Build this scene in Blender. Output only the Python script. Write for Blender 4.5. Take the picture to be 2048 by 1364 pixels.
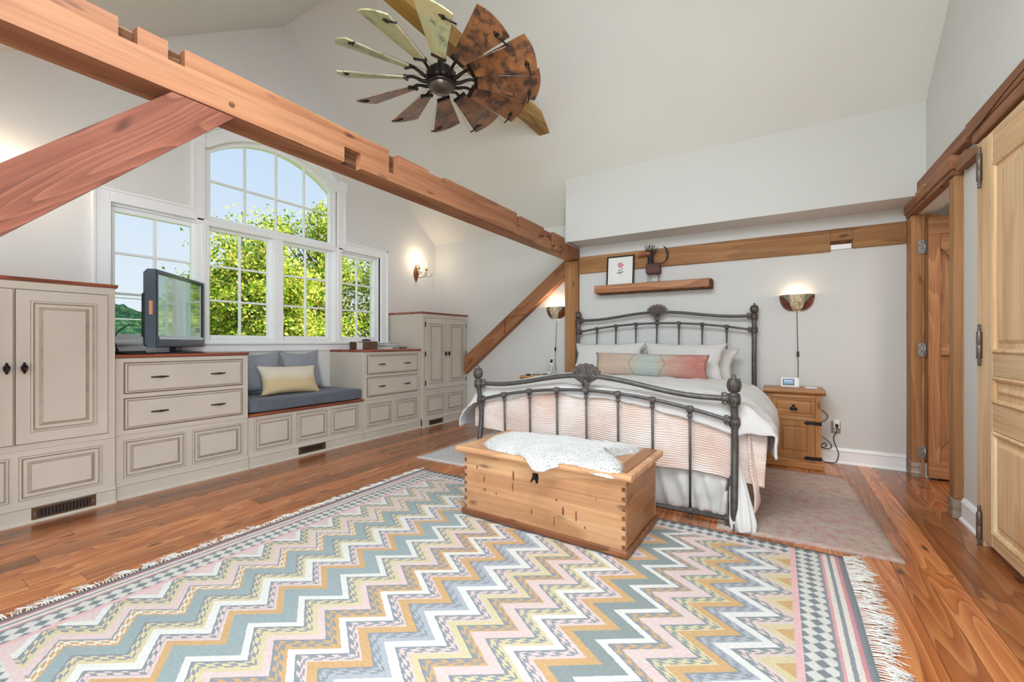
import bpy, math, random
from mathutils import Vector, Matrix, noise
R = math.radians
PI = math.pi
random.seed(7)
for o in list(bpy.data.objects):
    bpy.data.objects.remove(o)
S = bpy.context.scene
C = S.collection

def s2l(c):
    return tuple(((v / 255.0) / 12.92 if v / 255.0 <= 0.04045 else ((v / 255.0 + 0.055) / 1.055) ** 2.4) for v in c)

# ------------------------------------------------------------------ camera
cam_d = bpy.data.cameras.new('camera')
cam_d.sensor_width = 36.0
cam_d.lens = 860.0 / 2048.0 * 36.0
cam_d.shift_y = 0.001
cam_d.clip_start = 0.02
cam_d.clip_end = 500
cam = bpy.data.objects.new('camera', cam_d)
cam.location = (0, 0, 1.2)
cam.rotation_euler = (R(90), 0, R(31.7))
C.objects.link(cam)
S.camera = cam

# ------------------------------------------------------------------ world, sun, daylight, fill lights
W = bpy.data.worlds.new('world')
S.world = W
W.use_nodes = True
nt = W.node_tree
nt.nodes.clear()
wo = nt.nodes.new('ShaderNodeOutputWorld')
bg = nt.nodes.new('ShaderNodeBackground')
tc = nt.nodes.new('ShaderNodeTexCoord')
sx = nt.nodes.new('ShaderNodeSeparateXYZ')
rp = nt.nodes.new('ShaderNodeValToRGB')
nt.links.new(tc.outputs['Generated'], sx.inputs[0])
nt.links.new(sx.outputs['Z'], rp.inputs[0])
rp.color_ramp.elements[0].position = 0.0
rp.color_ramp.elements[0].color = (0.88, 0.94, 1.0, 1)
rp.color_ramp.elements[1].position = 0.55
rp.color_ramp.elements[1].color = (0.50, 0.70, 1.0, 1)
nt.links.new(rp.outputs[0], bg.inputs[0])
bg.inputs[1].default_value = 0.95
nt.links.new(bg.outputs[0], wo.inputs[0])

sun_d = bpy.data.lights.new('sun', 'SUN')
sun_d.energy = 11.0
sun_d.angle = R(1.0)
sun_d.color = (1.0, 0.95, 0.86)
sun = bpy.data.objects.new('sun', sun_d)
sun.rotation_euler = (R(-28), R(42), 0)     # from the east and south, over the roof
C.objects.link(sun)

def area(name, loc, rot, sx_, sy_, power, col=(1, 1, 1), portal=False):
    d = bpy.data.lights.new(name, 'AREA')
    d.shape = 'RECTANGLE'
    d.size = sx_
    d.size_y = sy_
    d.energy = power
    d.color = col
    if portal:
        d.cycles.is_portal = True
    o = bpy.data.objects.new(name, d)
    o.location = loc
    o.rotation_euler = rot
    C.objects.link(o)
    return o

FILL_COL = (0.80, 0.915, 1.0)
# daylight through the gable windows (sampling guide) and added fill lights out of view
area('gable_daylight', (-5.02, 2.82, 2.2), (R(90), 0, R(-90)), 3.1, 2.3, 1, portal=True)
area('rear_fill_light_a', (-3.35, -2.36, 1.55), (R(90), 0, R(180)), 2.0, 1.5, 135, FILL_COL)
area('rear_fill_light_b', (-0.75, -2.36, 1.55), (R(90), 0, R(180)), 2.0, 1.5, 135, FILL_COL)
area('side_fill_light', (1.03, -1.35, 1.6), (R(90), 0, R(90)), 1.5, 1.4, 105, FILL_COL)
area('overhead_fill_light', (-0.7, 0.55, 3.17), (R(35.6), 0, 0), 1.9, 1.3, 112, FILL_COL)  # added overhead fill, below the closed ceiling
area('hall_fill_light', (2.2, 4.2, 2.36), (0, 0, 0), 0.6, 0.6, 22, (1.0, 0.92, 0.82))  # added fill for the hall; no lamp hangs there

S.view_settings.view_transform = 'Standard'
S.view_settings.look = 'None'
S.view_settings.exposure = 0.08
S.view_settings.gamma = 1.0
S.view_settings.use_curve_mapping = False

# ------------------------------------------------------------------ mesh helpers
class MB:
    def __init__(self):
        self.v = []; self.f = []; self.m = []; self.s = []
        self.M = None
    def _p(self, p):
        if self.M is not None:
            p = self.M @ Vector(p)
        self.v.append((p[0], p[1], p[2]))
        return len(self.v) - 1
    def face(self, idx, mat=0, smooth=False):
        self.f.append(tuple(idx)); self.m.append(mat); self.s.append(smooth)
    def poly(self, pts, mat=0, smooth=False):
        self.face([self._p(p) for p in pts], mat, smooth)
    def box(self, x0, x1, y0, y1, z0, z1, mat=0):
        i = [self._p(p) for p in ((x0,y0,z0),(x1,y0,z0),(x1,y1,z0),(x0,y1,z0),(x0,y0,z1),(x1,y0,z1),(x1,y1,z1),(x0,y1,z1))]
        for q in ((0,3,2,1),(4,5,6,7),(0,1,5,4),(1,2,6,5),(2,3,7,6),(3,0,4,7)):
            self.face([i[k] for k in q], mat)
        return self
    def cbox(self, x0, x1, y0, y1, z0, z1, c=0.004, mat=0):
        """box with chamfered edges"""
        if x0 > x1: x0, x1 = x1, x0
        if y0 > y1: y0, y1 = y1, y0
        if z0 > z1: z0, z1 = z1, z0
        c = min(c, (x1-x0)*.45, (y1-y0)*.45, (z1-z0)*.45)
        lo = (x0, y0, z0); hi = (x1, y1, z1)
        idx = {}
        for sx_ in (0, 1):
            for sy_ in (0, 1):
                for sz_ in (0, 1):
                    s = (sx_, sy_, sz_)
                    for ax in range(3):
                        p = [0, 0, 0]
                        for k in range(3):
                            b = hi[k] if s[k] else lo[k]
                            if k != ax:
                                b += -c if s[k] else c
                            p[k] = b
                        idx[(s, ax)] = self._p(p)
        def cor(ax, a, b, side):
            s = [0, 0, 0]; o = [k for k in range(3) if k != ax]
            s[ax] = side; s[o[0]] = a; s[o[1]] = b
            return tuple(s)
        for ax in range(3):
            for side in (0, 1):
                q = [idx[(cor(ax, a, b, side), ax)] for a, b in ((0,0),(1,0),(1,1),(0,1))]
                flip = (side == 0) != (ax == 1)
                if flip: q = q[::-1]
                self.face(q, mat)
        for ax in range(3):       # edges along ax
            o = [k for k in range(3) if k != ax]
            for a in (0, 1):
                for b in (0, 1):
                    s0 = [0,0,0]; s1 = [0,0,0]
                    s0[o[0]] = s1[o[0]] = a; s0[o[1]] = s1[o[1]] = b; s1[ax] = 1
                    s0 = tuple(s0); s1 = tuple(s1)
                    self.face([idx[(s0,o[0])], idx[(s1,o[0])], idx[(s1,o[1])], idx[(s0,o[1])]], mat)
        for sx_ in (0, 1):
            for sy_ in (0, 1):
                for sz_ in (0, 1):
                    s = (sx_, sy_, sz_)
                    self.face([idx[(s,0)], idx[(s,1)], idx[(s,2)]], mat)
        return self
    def tube(self, path, r, seg=10, mat=0, caps=True, smooth=True, closed=False, squash=None):
        path = [Vector(p) for p in path]
        n = len(path)
        rr = r if isinstance(r, (list, tuple)) else [r] * n
        tan = []
        for i in range(n):
            if closed:
                t = path[(i+1) % n] - path[i-1]
            else:
                t = path[min(i+1, n-1)] - path[max(i-1, 0)]
            tan.append(t.normalized() if t.length > 1e-9 else Vector((0,0,1)))
        up = Vector((0,0,1)) if abs(tan[0].z) < 0.9 else Vector((0,1,0))
        nrm = tan[0].cross(up).normalized()
        rings = []
        for i in range(n):
            t = tan[i]
            nrm = (nrm - t * nrm.dot(t))
            nrm = nrm.normalized() if nrm.length > 1e-6 else t.orthogonal().normalized()
            b = t.cross(nrm)
            ring = []
            for k in range(seg):
                a = 2*PI*k/seg
                ring.append(self._p(path[i] + (nrm*math.cos(a) + b*math.sin(a)) * rr[i]))
            rings.append(ring)
        m = n if closed else n-1
        for i in range(m):
            A = rings[i]; B = rings[(i+1) % n]
            for k in range(seg):
                self.face([A[k], A[(k+1)%seg], B[(k+1)%seg], B[k]], mat, smooth)
        if caps and not closed:
            self.face(rings[0][::-1], mat); self.face(rings[-1], mat)
        return self
    def lathe(self, prof, c=(0,0,0), seg=20, mat=0, axis='z', a0=0, a1=2*PI, smooth=True):
        full = abs(a1-a0-2*PI) < 1e-6
        n = seg if full else seg+1
        rings = []
        for (r, h) in prof:
            ring = []
            for k in range(n):
                a = a0 + (a1-a0)*k/seg
                ca, sa = math.cos(a)*r, math.sin(a)*r
                if axis == 'z': p = (c[0]+ca, c[1]+sa, c[2]+h)
                elif axis == 'x': p = (c[0]+h, c[1]+ca, c[2]+sa)
                else: p = (c[0]+sa, c[1]+h, c[2]+ca)
                ring.append(self._p(p))
            rings.append(ring)
        for i in range(len(rings)-1):
            for k in range(seg):
                k2 = (k+1) % n
                self.face([rings[i][k], rings[i][k2], rings[i+1][k2], rings[i+1][k]], mat, smooth)
        return self
    def prism(self, pts, axis, a, b, mat=0):
        """2D polygon extruded along axis from a to b. pts order: for x:(y,z), y:(x,z), z:(x,y)"""
        def mk(p, t):
            if axis == 'x': return (t, p[0], p[1])
            if axis == 'y': return (p[0], t, p[1])
            return (p[0], p[1], t)
        A = [self._p(mk(p, a)) for p in pts]; B = [self._p(mk(p, b)) for p in pts]
        n = len(pts)
        self.face(A[::-1], mat); self.face(B, mat)
        for k in range(n):
            self.face([A[k], A[(k+1)%n], B[(k+1)%n], B[k]], mat)
        return self
    def grid(self, fn, nu, nv, mat=0, smooth=True, closeu=False):
        idx = [[self._p(fn(i/nu, j/nv)) for j in range(nv+1)] for i in range(nu+1)]
        for i in range(nu):
            for j in range(nv):
                self.face([idx[i][j], idx[i+1][j], idx[i+1][j+1], idx[i][j+1]], mat, smooth)
        return self
    def nested(self, frame, loops, w, h, mats=None):
        """nested rectangles: frame(u,v,d)->point, loops list of (inset, height); last loop filled"""
        rings = []
        for (ins, d) in loops:
            rings.append([self._p(frame(a, b, d)) for a, b in ((ins, ins), (w-ins, ins), (w-ins, h-ins), (ins, h-ins))])
        for i in range(len(rings)-1):
            mm = mats[i] if mats else 0
            for k in range(4):
                self.face([rings[i][k], rings[i][(k+1)%4], rings[i+1][(k+1)%4], rings[i+1][k]], mm)
        self.face(rings[-1], mats[-1] if mats else 0)
        return self
    def mesh(self, name):
        me = bpy.data.meshes.new(name)
        me.from_pydata(self.v, [], self.f)
        me.polygons.foreach_set('material_index', self.m)
        me.polygons.foreach_set('use_smooth', self.s)
        me.update()
        return me
    def build(self, name, mats, parent=None, loc=None, fix=True):
        me = self.mesh(name)
        if fix:
            import bmesh
            bm = bmesh.new(); bm.from_mesh(me)
            bmesh.ops.recalc_face_normals(bm, faces=bm.faces)
            bm.to_mesh(me); bm.free()
        if not isinstance(mats, (list, tuple)): mats = [mats]
        for m in mats: me.materials.append(m)
        o = bpy.data.objects.new(name, me)
        C.objects.link(o)
        if loc: o.location = loc
        if parent is not None: o.parent = parent
        return o

def reorient(o, mx):
    o.data.transform(mx.inverted())
    o.matrix_basis = mx
    return o
def empty(name, loc=(0,0,0), rz=0):
    o = bpy.data.objects.new(name, None)
    o.empty_display_size = 0.1
    o.location = loc
    o.rotation_euler = (0, 0, rz)
    C.objects.link(o)
    return o
def tag(o, label=None, cat=None, group=None, kind=None):
    if label: o['label'] = label
    if cat: o['category'] = cat
    if group: o['group'] = group
    if kind: o['kind'] = kind
    return o
def struct(o):
    o['kind'] = 'structure'
    return o
def part_label(o, l):
    o['label'] = l
    return o
def copy_tree(o, parent=None):
    c = o.copy(); C.objects.link(c)
    if parent is not None: c.parent = parent
    for ch in list(o.children): copy_tree(ch, c)
    return c
def smooth_path(pts, n=8):
    """Catmull-Rom"""
    pts = [Vector(p) for p in pts]
    out = []
    for i in range(len(pts)-1):
        p0 = pts[max(i-1,0)]; p1 = pts[i]; p2 = pts[i+1]; p3 = pts[min(i+2, len(pts)-1)]
        for k in range(n):
            t = k/n
            out.append(0.5*((2*p1) + (p2-p0)*t + (2*p0-5*p1+4*p2-p3)*t*t + (3*p1-p0-3*p2+p3)*t**3))
    out.append(pts[-1])
    return out
def sstep(a, b, x):
    t = max(0.0, min(1.0, (x-a)/(b-a))) if a != b else (1.0 if x > a else 0.0)
    return t*t*(3-2*t)
def nz(x, y, z=0.0):
    return noise.noise(Vector((x, y, z)))

# ================================================================== generic child helper
def wm(o):
    if o.parent is None: return o.matrix_basis.copy()
    return wm(o.parent) @ o.matrix_parent_inverse @ o.matrix_basis
def kid(name, m_, mat, parent, fix=True, label=None):
    """mesh given in world coordinates, attached below parent"""
    o = m_.build(name, mat, fix=fix)
    o.parent = parent
    o.matrix_parent_inverse = wm(parent).inverted()
    if label: o['label'] = label
    return o

# ------------------------------------------------------------------ materials
class NT:
    def __init__(self, name):
        self.m = bpy.data.materials.new(name)
        self.m.use_nodes = True
        self.t = self.m.node_tree
        self.t.nodes.clear()
        self.out = self.t.nodes.new('ShaderNodeOutputMaterial')
        self.b = self.t.nodes.new('ShaderNodeBsdfPrincipled')
        self.t.links.new(self.b.outputs[0], self.out.inputs[0])
    def n(self, kind, **kw):
        x = self.t.nodes.new('ShaderNode' + kind)
        for k, v in kw.items():
            setattr(x, k, v)
        return x
    def l(self, a, b):
        self.t.links.new(a, b)
    def math(self, op, a, b=None, clamp=False):
        x = self.n('Math', operation=op); x.use_clamp = clamp
        for i, q in enumerate((a, b)):
            if q is None: continue
            if isinstance(q, (int, float)): x.inputs[i].default_value = q
            else: self.l(q, x.inputs[i])
        return x.outputs[0]
    def mix(self, fac, a, b, mode='MIX'):
        x = self.n('MixRGB', blend_type=mode)
        for i, q in enumerate((fac, a, b)):
            if isinstance(q, (int, float)): x.inputs[i].default_value = q
            elif isinstance(q, tuple): x.inputs[i].default_value = (q[0], q[1], q[2], 1)
            else: self.l(q, x.inputs[i])
        return x.outputs[0]
    def ramp(self, fac, stops, interp='LINEAR'):
        x = self.n('ValToRGB')
        cr = x.color_ramp; cr.interpolation = interp
        while len(cr.elements) < len(stops): cr.elements.new(0.5)
        for e, (p, c) in zip(cr.elements, stops):
            e.position = p
            e.color = (c, c, c, 1) if isinstance(c, (int, float)) else (c[0], c[1], c[2], 1)
        self.l(fac, x.inputs[0])
        return x.outputs[0]
    def noise(self, vec, scale, detail=3, rough=0.5, dist=0.0):
        x = self.n('TexNoise')
        x.inputs['Scale'].default_value = scale
        x.inputs['Detail'].default_value = detail
        x.inputs['Roughness'].default_value = rough
        x.inputs['Distortion'].default_value = dist
        if vec is not None: self.l(vec, x.inputs['Vector'])
        return x.outputs[0]
    def obj(self, scale=(1,1,1), rnd=True, loc=(0,0,0)):
        t = self.n('TexCoord')
        v = t.outputs['Object']
        if rnd:
            oi = self.n('ObjectInfo')
            mul = self.math('MULTIPLY', oi.outputs['Random'], 37.0)
            add = self.n('VectorMath', operation='ADD')
            self.l(v, add.inputs[0]); self.l(mul, add.inputs[1])
            v = add.outputs[0]
        mp = self.n('Mapping')
        mp.inputs['Scale'].default_value = scale
        mp.inputs['Location'].default_value = loc
        self.l(v, mp.inputs['Vector'])
        return mp.outputs[0]
    def bump(self, h, strength=0.2, dist=0.01):
        x = self.n('Bump')
        x.inputs['Strength'].default_value = strength
        x.inputs['Distance'].default_value = dist
        self.l(h, x.inputs['Height'])
        self.l(x.outputs[0], self.b.inputs['Normal'])
    def set(self, col=None, rough=None, metal=None, spec=None, **kw):
        if col is not None:
            if isinstance(col, tuple): self.b.inputs['Base Color'].default_value = (col[0], col[1], col[2], 1)
            else: self.l(col, self.b.inputs['Base Color'])
        if rough is not None:
            if isinstance(rough, (int, float)): self.b.inputs['Roughness'].default_value = rough
            else: self.l(rough, self.b.inputs['Roughness'])
        if metal is not None: self.b.inputs['Metallic'].default_value = metal
        if spec is not None: self.b.inputs['Specular IOR Level'].default_value = spec
        for k, v in kw.items():
            self.b.inputs[k.replace('_', ' ')].default_value = v
        return self

def plain(name, rgb, rough=0.5, metal=0.0, spec=0.5, var=0.06, scale=8.0, bump=0.0, bscale=60.0):
    t = NT(name)
    c = s2l(rgb)
    v = t.obj()
    nn = t.noise(v, scale, 3)
    dark = tuple(q*(1-var) for q in c); lite = tuple(min(1, q*(1+var)) for q in c)
    t.set(t.ramp(nn, [(0.3, dark), (0.7, lite)]), rough, metal, spec)
    if bump:
        t.bump(t.noise(t.obj(rnd=False), bscale, 4), bump, 0.005)
    return t.m

def wood(name, dark, mid, lite, axis='y', rough=0.45, grain=1.0, knots=0.6, spec=0.45, bump=0.12, ring=9.0, var=0.25, stain=0.0, contrast=0.7):
    t = NT(name)
    d, m_, l_ = s2l(dark), s2l(mid), s2l(lite)
    k = {'x': 0, 'y': 1, 'z': 2}[axis]
    sc = [1.0, 1.0, 1.0]; sc[k] = 0.11
    v = t.obj(tuple(sc))
    # growth rings cut along the board: sharp late-wood lines
    w = t.noise(v, 3.2*grain, 2, 0.45, 0.25)
    rings = t.math('FRACT', t.math('MULTIPLY', w, ring))
    ringc = t.ramp(rings, [(0.0, l_), (0.35, m_), (0.78, tuple(0.5*(p+q) for p, q in zip(m_, d))), (0.93, d), (1.0, l_)])
    sc2 = [70.0, 70.0, 70.0]; sc2[k] = 2.0
    fib = t.noise(t.obj(tuple(sc2)), 1.0*grain, 4, 0.65)
    sc3 = [9.0, 9.0, 9.0]; sc3[k] = 0.5
    streak = t.noise(t.obj(tuple(sc3)), 1.0, 3, 0.6)
    flat = t.ramp(streak, [(0.30, tuple(0.55*p+0.45*q for p, q in zip(m_, d))), (0.5, m_), (0.72, l_)])
    col = t.mix(contrast, flat, ringc)
    col = t.mix(0.5, col, t.ramp(fib, [(0.28, 0.45), (0.6, 1.0)]), 'MULTIPLY')
    big = t.noise(v, 1.3, 2)
    col = t.mix(0.5, col, t.ramp(big, [(0.32, 0.62), (0.62, 1.0)]), 'MULTIPLY')
    oi = t.n('ObjectInfo')
    tone = t.ramp(oi.outputs['Random'], [(0.0, 1.0-var), (0.5, 1.0), (1.0, 1.0+var*0.35)])
    col = t.mix(1.0, col, tone, 'MULTIPLY')
    if knots:
        sk = [4.6, 4.6, 4.6]; sk[k] = 1.5
        vo = t.n('TexVoronoi'); vo.inputs['Scale'].default_value = 1.7
        vo.inputs['Randomness'].default_value = 1.0
        wv = t.n('VectorMath', operation='ADD')
        t.l(t.obj(tuple(sk)), wv.inputs[0])
        t.l(t.math('MULTIPLY', t.noise(v, 14, 2), 0.22), wv.inputs[1])
        t.l(wv.outputs[0], vo.inputs['Vector'])
        kn = t.ramp(vo.outputs['Distance'], [(0.045, 1.0), (0.08, 0.7), (0.15, 0.0)])
        col = t.mix(t.math('MULTIPLY', kn, knots), col, tuple(q*0.22 for q in d))
    if stain:
        stn = t.noise(t.obj((1.2, 1.2, 1.2)), 2.3, 4, 0.6)
        col = t.mix(t.math('MULTIPLY', t.ramp(stn, [(0.5, 0.0), (0.72, 1.0)]), stain), col, tuple(q*0.45 for q in d))
    t.set(col, rough, 0.0, spec)
    if bump: t.bump(t.math('ADD', fib, t.math('MULTIPLY', streak, 0.6)), bump, 0.004)
    return t.m

M = {}
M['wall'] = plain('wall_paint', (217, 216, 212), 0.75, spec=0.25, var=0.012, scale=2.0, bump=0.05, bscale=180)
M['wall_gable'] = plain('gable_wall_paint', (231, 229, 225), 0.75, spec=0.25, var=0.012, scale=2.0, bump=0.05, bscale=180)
M['ceil'] = plain('ceiling_paint', (231, 229, 222), 0.8, spec=0.2, var=0.01, scale=2.0)
M['trim'] = plain('white_trim_paint', (250, 250, 250), 0.35, spec=0.5, var=0.008)
M['sub'] = plain('subfloor', (60, 36, 22), 0.8)
M['cab'] = plain('cream_cabinet_paint', (209, 199, 185), 0.5, spec=0.35, var=0.04, scale=3.0)
M['cab_groove'] = plain('antique_glaze', (170, 156, 140), 0.55, var=0.12, scale=14.0)
M['cab_dark'] = plain('dark_glaze_line', (104, 82, 66), 0.6, var=0.15, scale=20.0)
M['edge_wood'] = wood('mahogany_top', (118, 56, 36), (168, 88, 62), (196, 116, 84), 'y', 0.3, knots=0, var=0.1)
M['beam_y'] = wood('timber_beam_y', (112, 68, 46), (164, 108, 74), (190, 138, 100), 'y', 0.6, 0.8, 0.8, 0.3, 0.25, 7.0, 0.06, contrast=0.3)
M['beam_x'] = wood('timber_beam_x', (116, 76, 46), (166, 116, 72), (194, 146, 96), 'x', 0.6, 0.8, 0.8, 0.3, 0.25, 7.0, 0.06, contrast=0.3)
M['beam_z'] = wood('timber_post_z', (130, 84, 50), (184, 130, 82), (212, 162, 112), 'z', 0.6, 0.8, 0.6, 0.3, 0.25, 7.0, 0.06, contrast=0.35)
M['beam_dark'] = wood('weathered_mortise', (70, 44, 28), (112, 74, 48), (140, 98, 66), 'y', 0.8, 1.2, 0.2, 0.2, 0.4)
M['brace'] = wood('red_brace', (126, 76, 50), (178, 118, 80), (206, 148, 106), 'x', 0.6, 0.9, 0.7, 0.3, 0.3, 10.0, 0.05, contrast=0.4)
M['floor'] = wood('heart_pine_floor', (132, 62, 30), (206, 120, 64), (232, 160, 98), 'y', 0.25, 1.0, 0.95, 0.6, 0.03, 22.0, 0.5, contrast=0.5)
_fb = M['floor'].node_tree.nodes.get('Principled BSDF')
_fb.inputs['Coat Weight'].default_value = 0.2
_fb.inputs['Coat Roughness'].default_value = 0.16
M['chest'] = wood('chest_pine', (160, 104, 68), (220, 164, 118), (240, 194, 146), 'x', 0.42, 0.7, 0.75, 0.4, 0.06, 6.0, 0.12, stain=0.3, contrast=0.35)
M['chest_y'] = wood('chest_pine_side', (130, 80, 46), (182, 122, 74), (200, 148, 100), 'y', 0.42, 0.7, 0.5, 0.4, 0.06, 6.0, 0.10, stain=0.3, contrast=0.4)
M['chest_dark'] = wood('chest_dark_edge', (92, 50, 30), (136, 82, 50), (170, 112, 72), 'x', 0.4, 1.0, 0.3)
M['stand'] = wood('nightstand_pine', (130, 78, 42), (194, 134, 78), (216, 160, 102), 'z', 0.42, 0.8, 0.75, 0.4, 0.08, 7.0, 0.12, stain=0.25, contrast=0.4)
M['stand_x'] = wood('nightstand_pine_x', (134, 82, 46), (198, 138, 82), (218, 162, 106), 'x', 0.42, 0.8, 0.6, 0.4, 0.08, 7.0, 0.12, stain=0.2, contrast=0.4)
M['closet'] = wood('stripped_pine_z', (206, 152, 102), (242, 200, 150), (250, 222, 180), 'z', 0.5, 0.8, 0.2, 0.35, 0.06, 5.0, 0.05, contrast=0.25)
M['closet_y'] = wood('stripped_pine_y', (206, 152, 102), (242, 200, 150), (250, 222, 180), 'y', 0.5, 0.8, 0.2, 0.35, 0.06, 5.0, 0.05, contrast=0.25)
M['plank'] = wood('door_plank_z', (124, 76, 46), (178, 122, 78), (206, 156, 108), 'z', 0.55, 1.0, 0.3, 0.35, 0.15, 22.0, 0.3, contrast=0.35)
M['plank_x'] = wood('door_rail_x', (124, 76, 46), (178, 122, 78), (206, 156, 108), 'x', 0.55, 0.9, 0.5, 0.35, 0.15, 12.0, 0.15, contrast=0.4)
M['shelf'] = wood('shelf_wood', (150, 94, 58), (192, 130, 88), (214, 156, 112), 'x', 0.5, 0.8, 0.3, 0.35, 0.12, 7.0, 0.05)
M['iron'] = plain('wrought_iron', (94, 90, 88), 0.45, 0.5, 0.5, 0.22, 26.0, 0.25, 120)
M['iron_cast'] = plain('cast_iron_bronze', (98, 90, 84), 0.5, 0.5, 0.5, 0.3, 30.0, 0.3, 140)
M['black_iron'] = plain('black_iron', (44, 38, 36), 0.5, 0.6, 0.5, 0.2, 30.0)
M['steel'] = plain('zinc_hinge', (168, 168, 164), 0.35, 0.8, 0.5, 0.1)
M['bronze'] = plain('oil_rubbed_bronze', (52, 44, 42), 0.32, 0.75, 0.5, 0.2, 20.0)
M['rust'] = plain('rusty_bronze', (126, 82, 56), 0.5, 0.5, 0.5, 0.3, 40.0, 0.3, 120)
M['vent'] = plain('bronze_vent', (110, 84, 66), 0.45, 0.5, 0.5, 0.15)
M['hinge_bronze'] = plain('hinge_bronze', (112, 100, 92), 0.4, 0.5, 0.5, 0.15)
M['black'] = plain('black_plastic', (22, 22, 24), 0.35, 0, 0.5, 0.1)
M['tv'] = plain('tv_blue_black', (40, 52, 66), 0.16, 0.0, 0.6, 0.05)
M['white_plastic'] = plain('white_plastic', (238, 238, 236), 0.4)
M['outlet_plate'] = plain('outlet_plate', (150, 138, 126), 0.45, 0.3)
M['paper'] = plain('paper', (240, 239, 235), 0.8, var=0.02)
M['cement'] = plain('pottery', (150, 140, 128), 0.6)
M['wax'] = plain('candle_wax', (236, 224, 190), 0.5)

def fabric(name, rgb, var=0.06, weave=420.0, strength=0.25, rough=0.9, scale=5.0, sheen=0.2):
    t = NT(name)
    c = s2l(rgb)
    nn = t.noise(t.obj(), scale, 3)
    col = t.ramp(nn, [(0.3, tuple(q*(1-var) for q in c)), (0.7, tuple(min(1, q*(1+var)) for q in c))])
    fine = t.noise(t.obj(rnd=False), weave, 2)
    col = t.mix(0.12, col, t.ramp(fine, [(0.35, 0.25), (0.65, 1.0)]), 'MULTIPLY')
    t.set(col, rough, 0, 0.2)
    t.b.inputs['Sheen Weight'].default_value = sheen
    t.bump(fine, strength, 0.002)
    return t.m
M['linen'] = fabric('white_linen', (212, 208, 205), 0.02, 500, 0.15)
M['skirt'] = fabric('white_bed_skirt', (222, 219, 215), 0.03, 500, 0.15)
M['cush'] = fabric('slate_cushion', (102, 107, 119), 0.08, 520, 0.35)
M['pill_blue'] = fabric('blue_grey_pillow', (158, 162, 172), 0.08, 520, 0.35)
M['fleece'] = fabric('white_fleece', (220, 218, 214), 0.03, 300, 0.3, sheen=0.6)
M['rug_small'] = None

def cream_pillow():
    t = NT('cream_pillow')
    tcn = t.n('TexCoord'); sep = t.n('SeparateXYZ'); t.l(tcn.outputs['Object'], sep.inputs[0])
    nn = t.noise(t.obj(), 5.0, 3)
    f = t.math('ADD', t.math('MULTIPLY', sep.outputs['Z'], 5.0), t.math('MULTIPLY', t.math('SUBTRACT', nn, 0.5), 0.5))
    col = t.ramp(t.math('ADD', f, 0.5), [(0.35, s2l((226, 202, 160))), (0.75, s2l((238, 228, 208)))])
    fine = t.noise(t.obj(rnd=False), 420, 2)
    col = t.mix(0.15, col, t.ramp(fine, [(0.35, 0.3), (0.65, 1.0)]), 'MULTIPLY')
    t.set(col, 0.9, 0, 0.2); t.bump(fine, 0.4, 0.003)
    return t.m
M['cream'] = cream_pillow()

def lumbar_mat():
    t = NT('faded_kilim_pillow')
    tcn = t.n('TexCoord'); sep = t.n('SeparateXYZ'); t.l(tcn.outputs['Object'], sep.inputs[0])
    nn = t.noise(t.obj((1, 1, 3), rnd=False), 6.0, 5, 0.7)
    warp = t.math('ADD', sep.outputs['X'], t.math('MULTIPLY', t.math('SUBTRACT', nn, 0.5), 0.55))
    f = t.math('ADD', t.math('MULTIPLY', warp, 0.82), 0.5)
    col = t.ramp(f, [(0.02, s2l((190, 172, 152))), (0.10, s2l((206, 178, 162))), (0.3, s2l((202, 180, 162))), (0.40, s2l((190, 186, 170))),
                     (0.46, s2l((184, 192, 186))), (0.56, s2l((184, 192, 184))), (0.63, s2l((194, 178, 158))), (0.72, s2l((202, 158, 146))), (0.9, s2l((192, 122, 112))), (1.0, s2l((200, 144, 130)))])
    # faded hexagon outline around the green medallion
    ax = t.math('ABSOLUTE', sep.outputs['X'])
    hexd = t.math('ADD', ax, t.math('MULTIPLY', t.math('ABSOLUTE', sep.outputs['Z']), .55))
    ln = t.math('LESS_THAN', t.math('ABSOLUTE', t.math('SUBTRACT', hexd, .185)), .005)
    col = t.mix(t.math('MULTIPLY', ln, .55), col, s2l((120, 108, 96)))
    band = t.noise(t.obj((.6, 1, 40), rnd=False), 1.0, 3)
    col = t.mix(.4, col, t.ramp(band, [(.3, .62), (.65, 1.0)]), 'MULTIPLY')
    fine = t.noise(t.obj((1, 1, 6), rnd=False), 160, 2)
    col = t.mix(0.35, col, t.ramp(fine, [(0.35, 0.5), (0.65, 1.0)]), 'MULTIPLY')
    t.set(col, 0.95, 0, 0.15); t.bump(fine, 0.3, 0.003)
    return t.m
M['lumbar'] = lumbar_mat()

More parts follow.
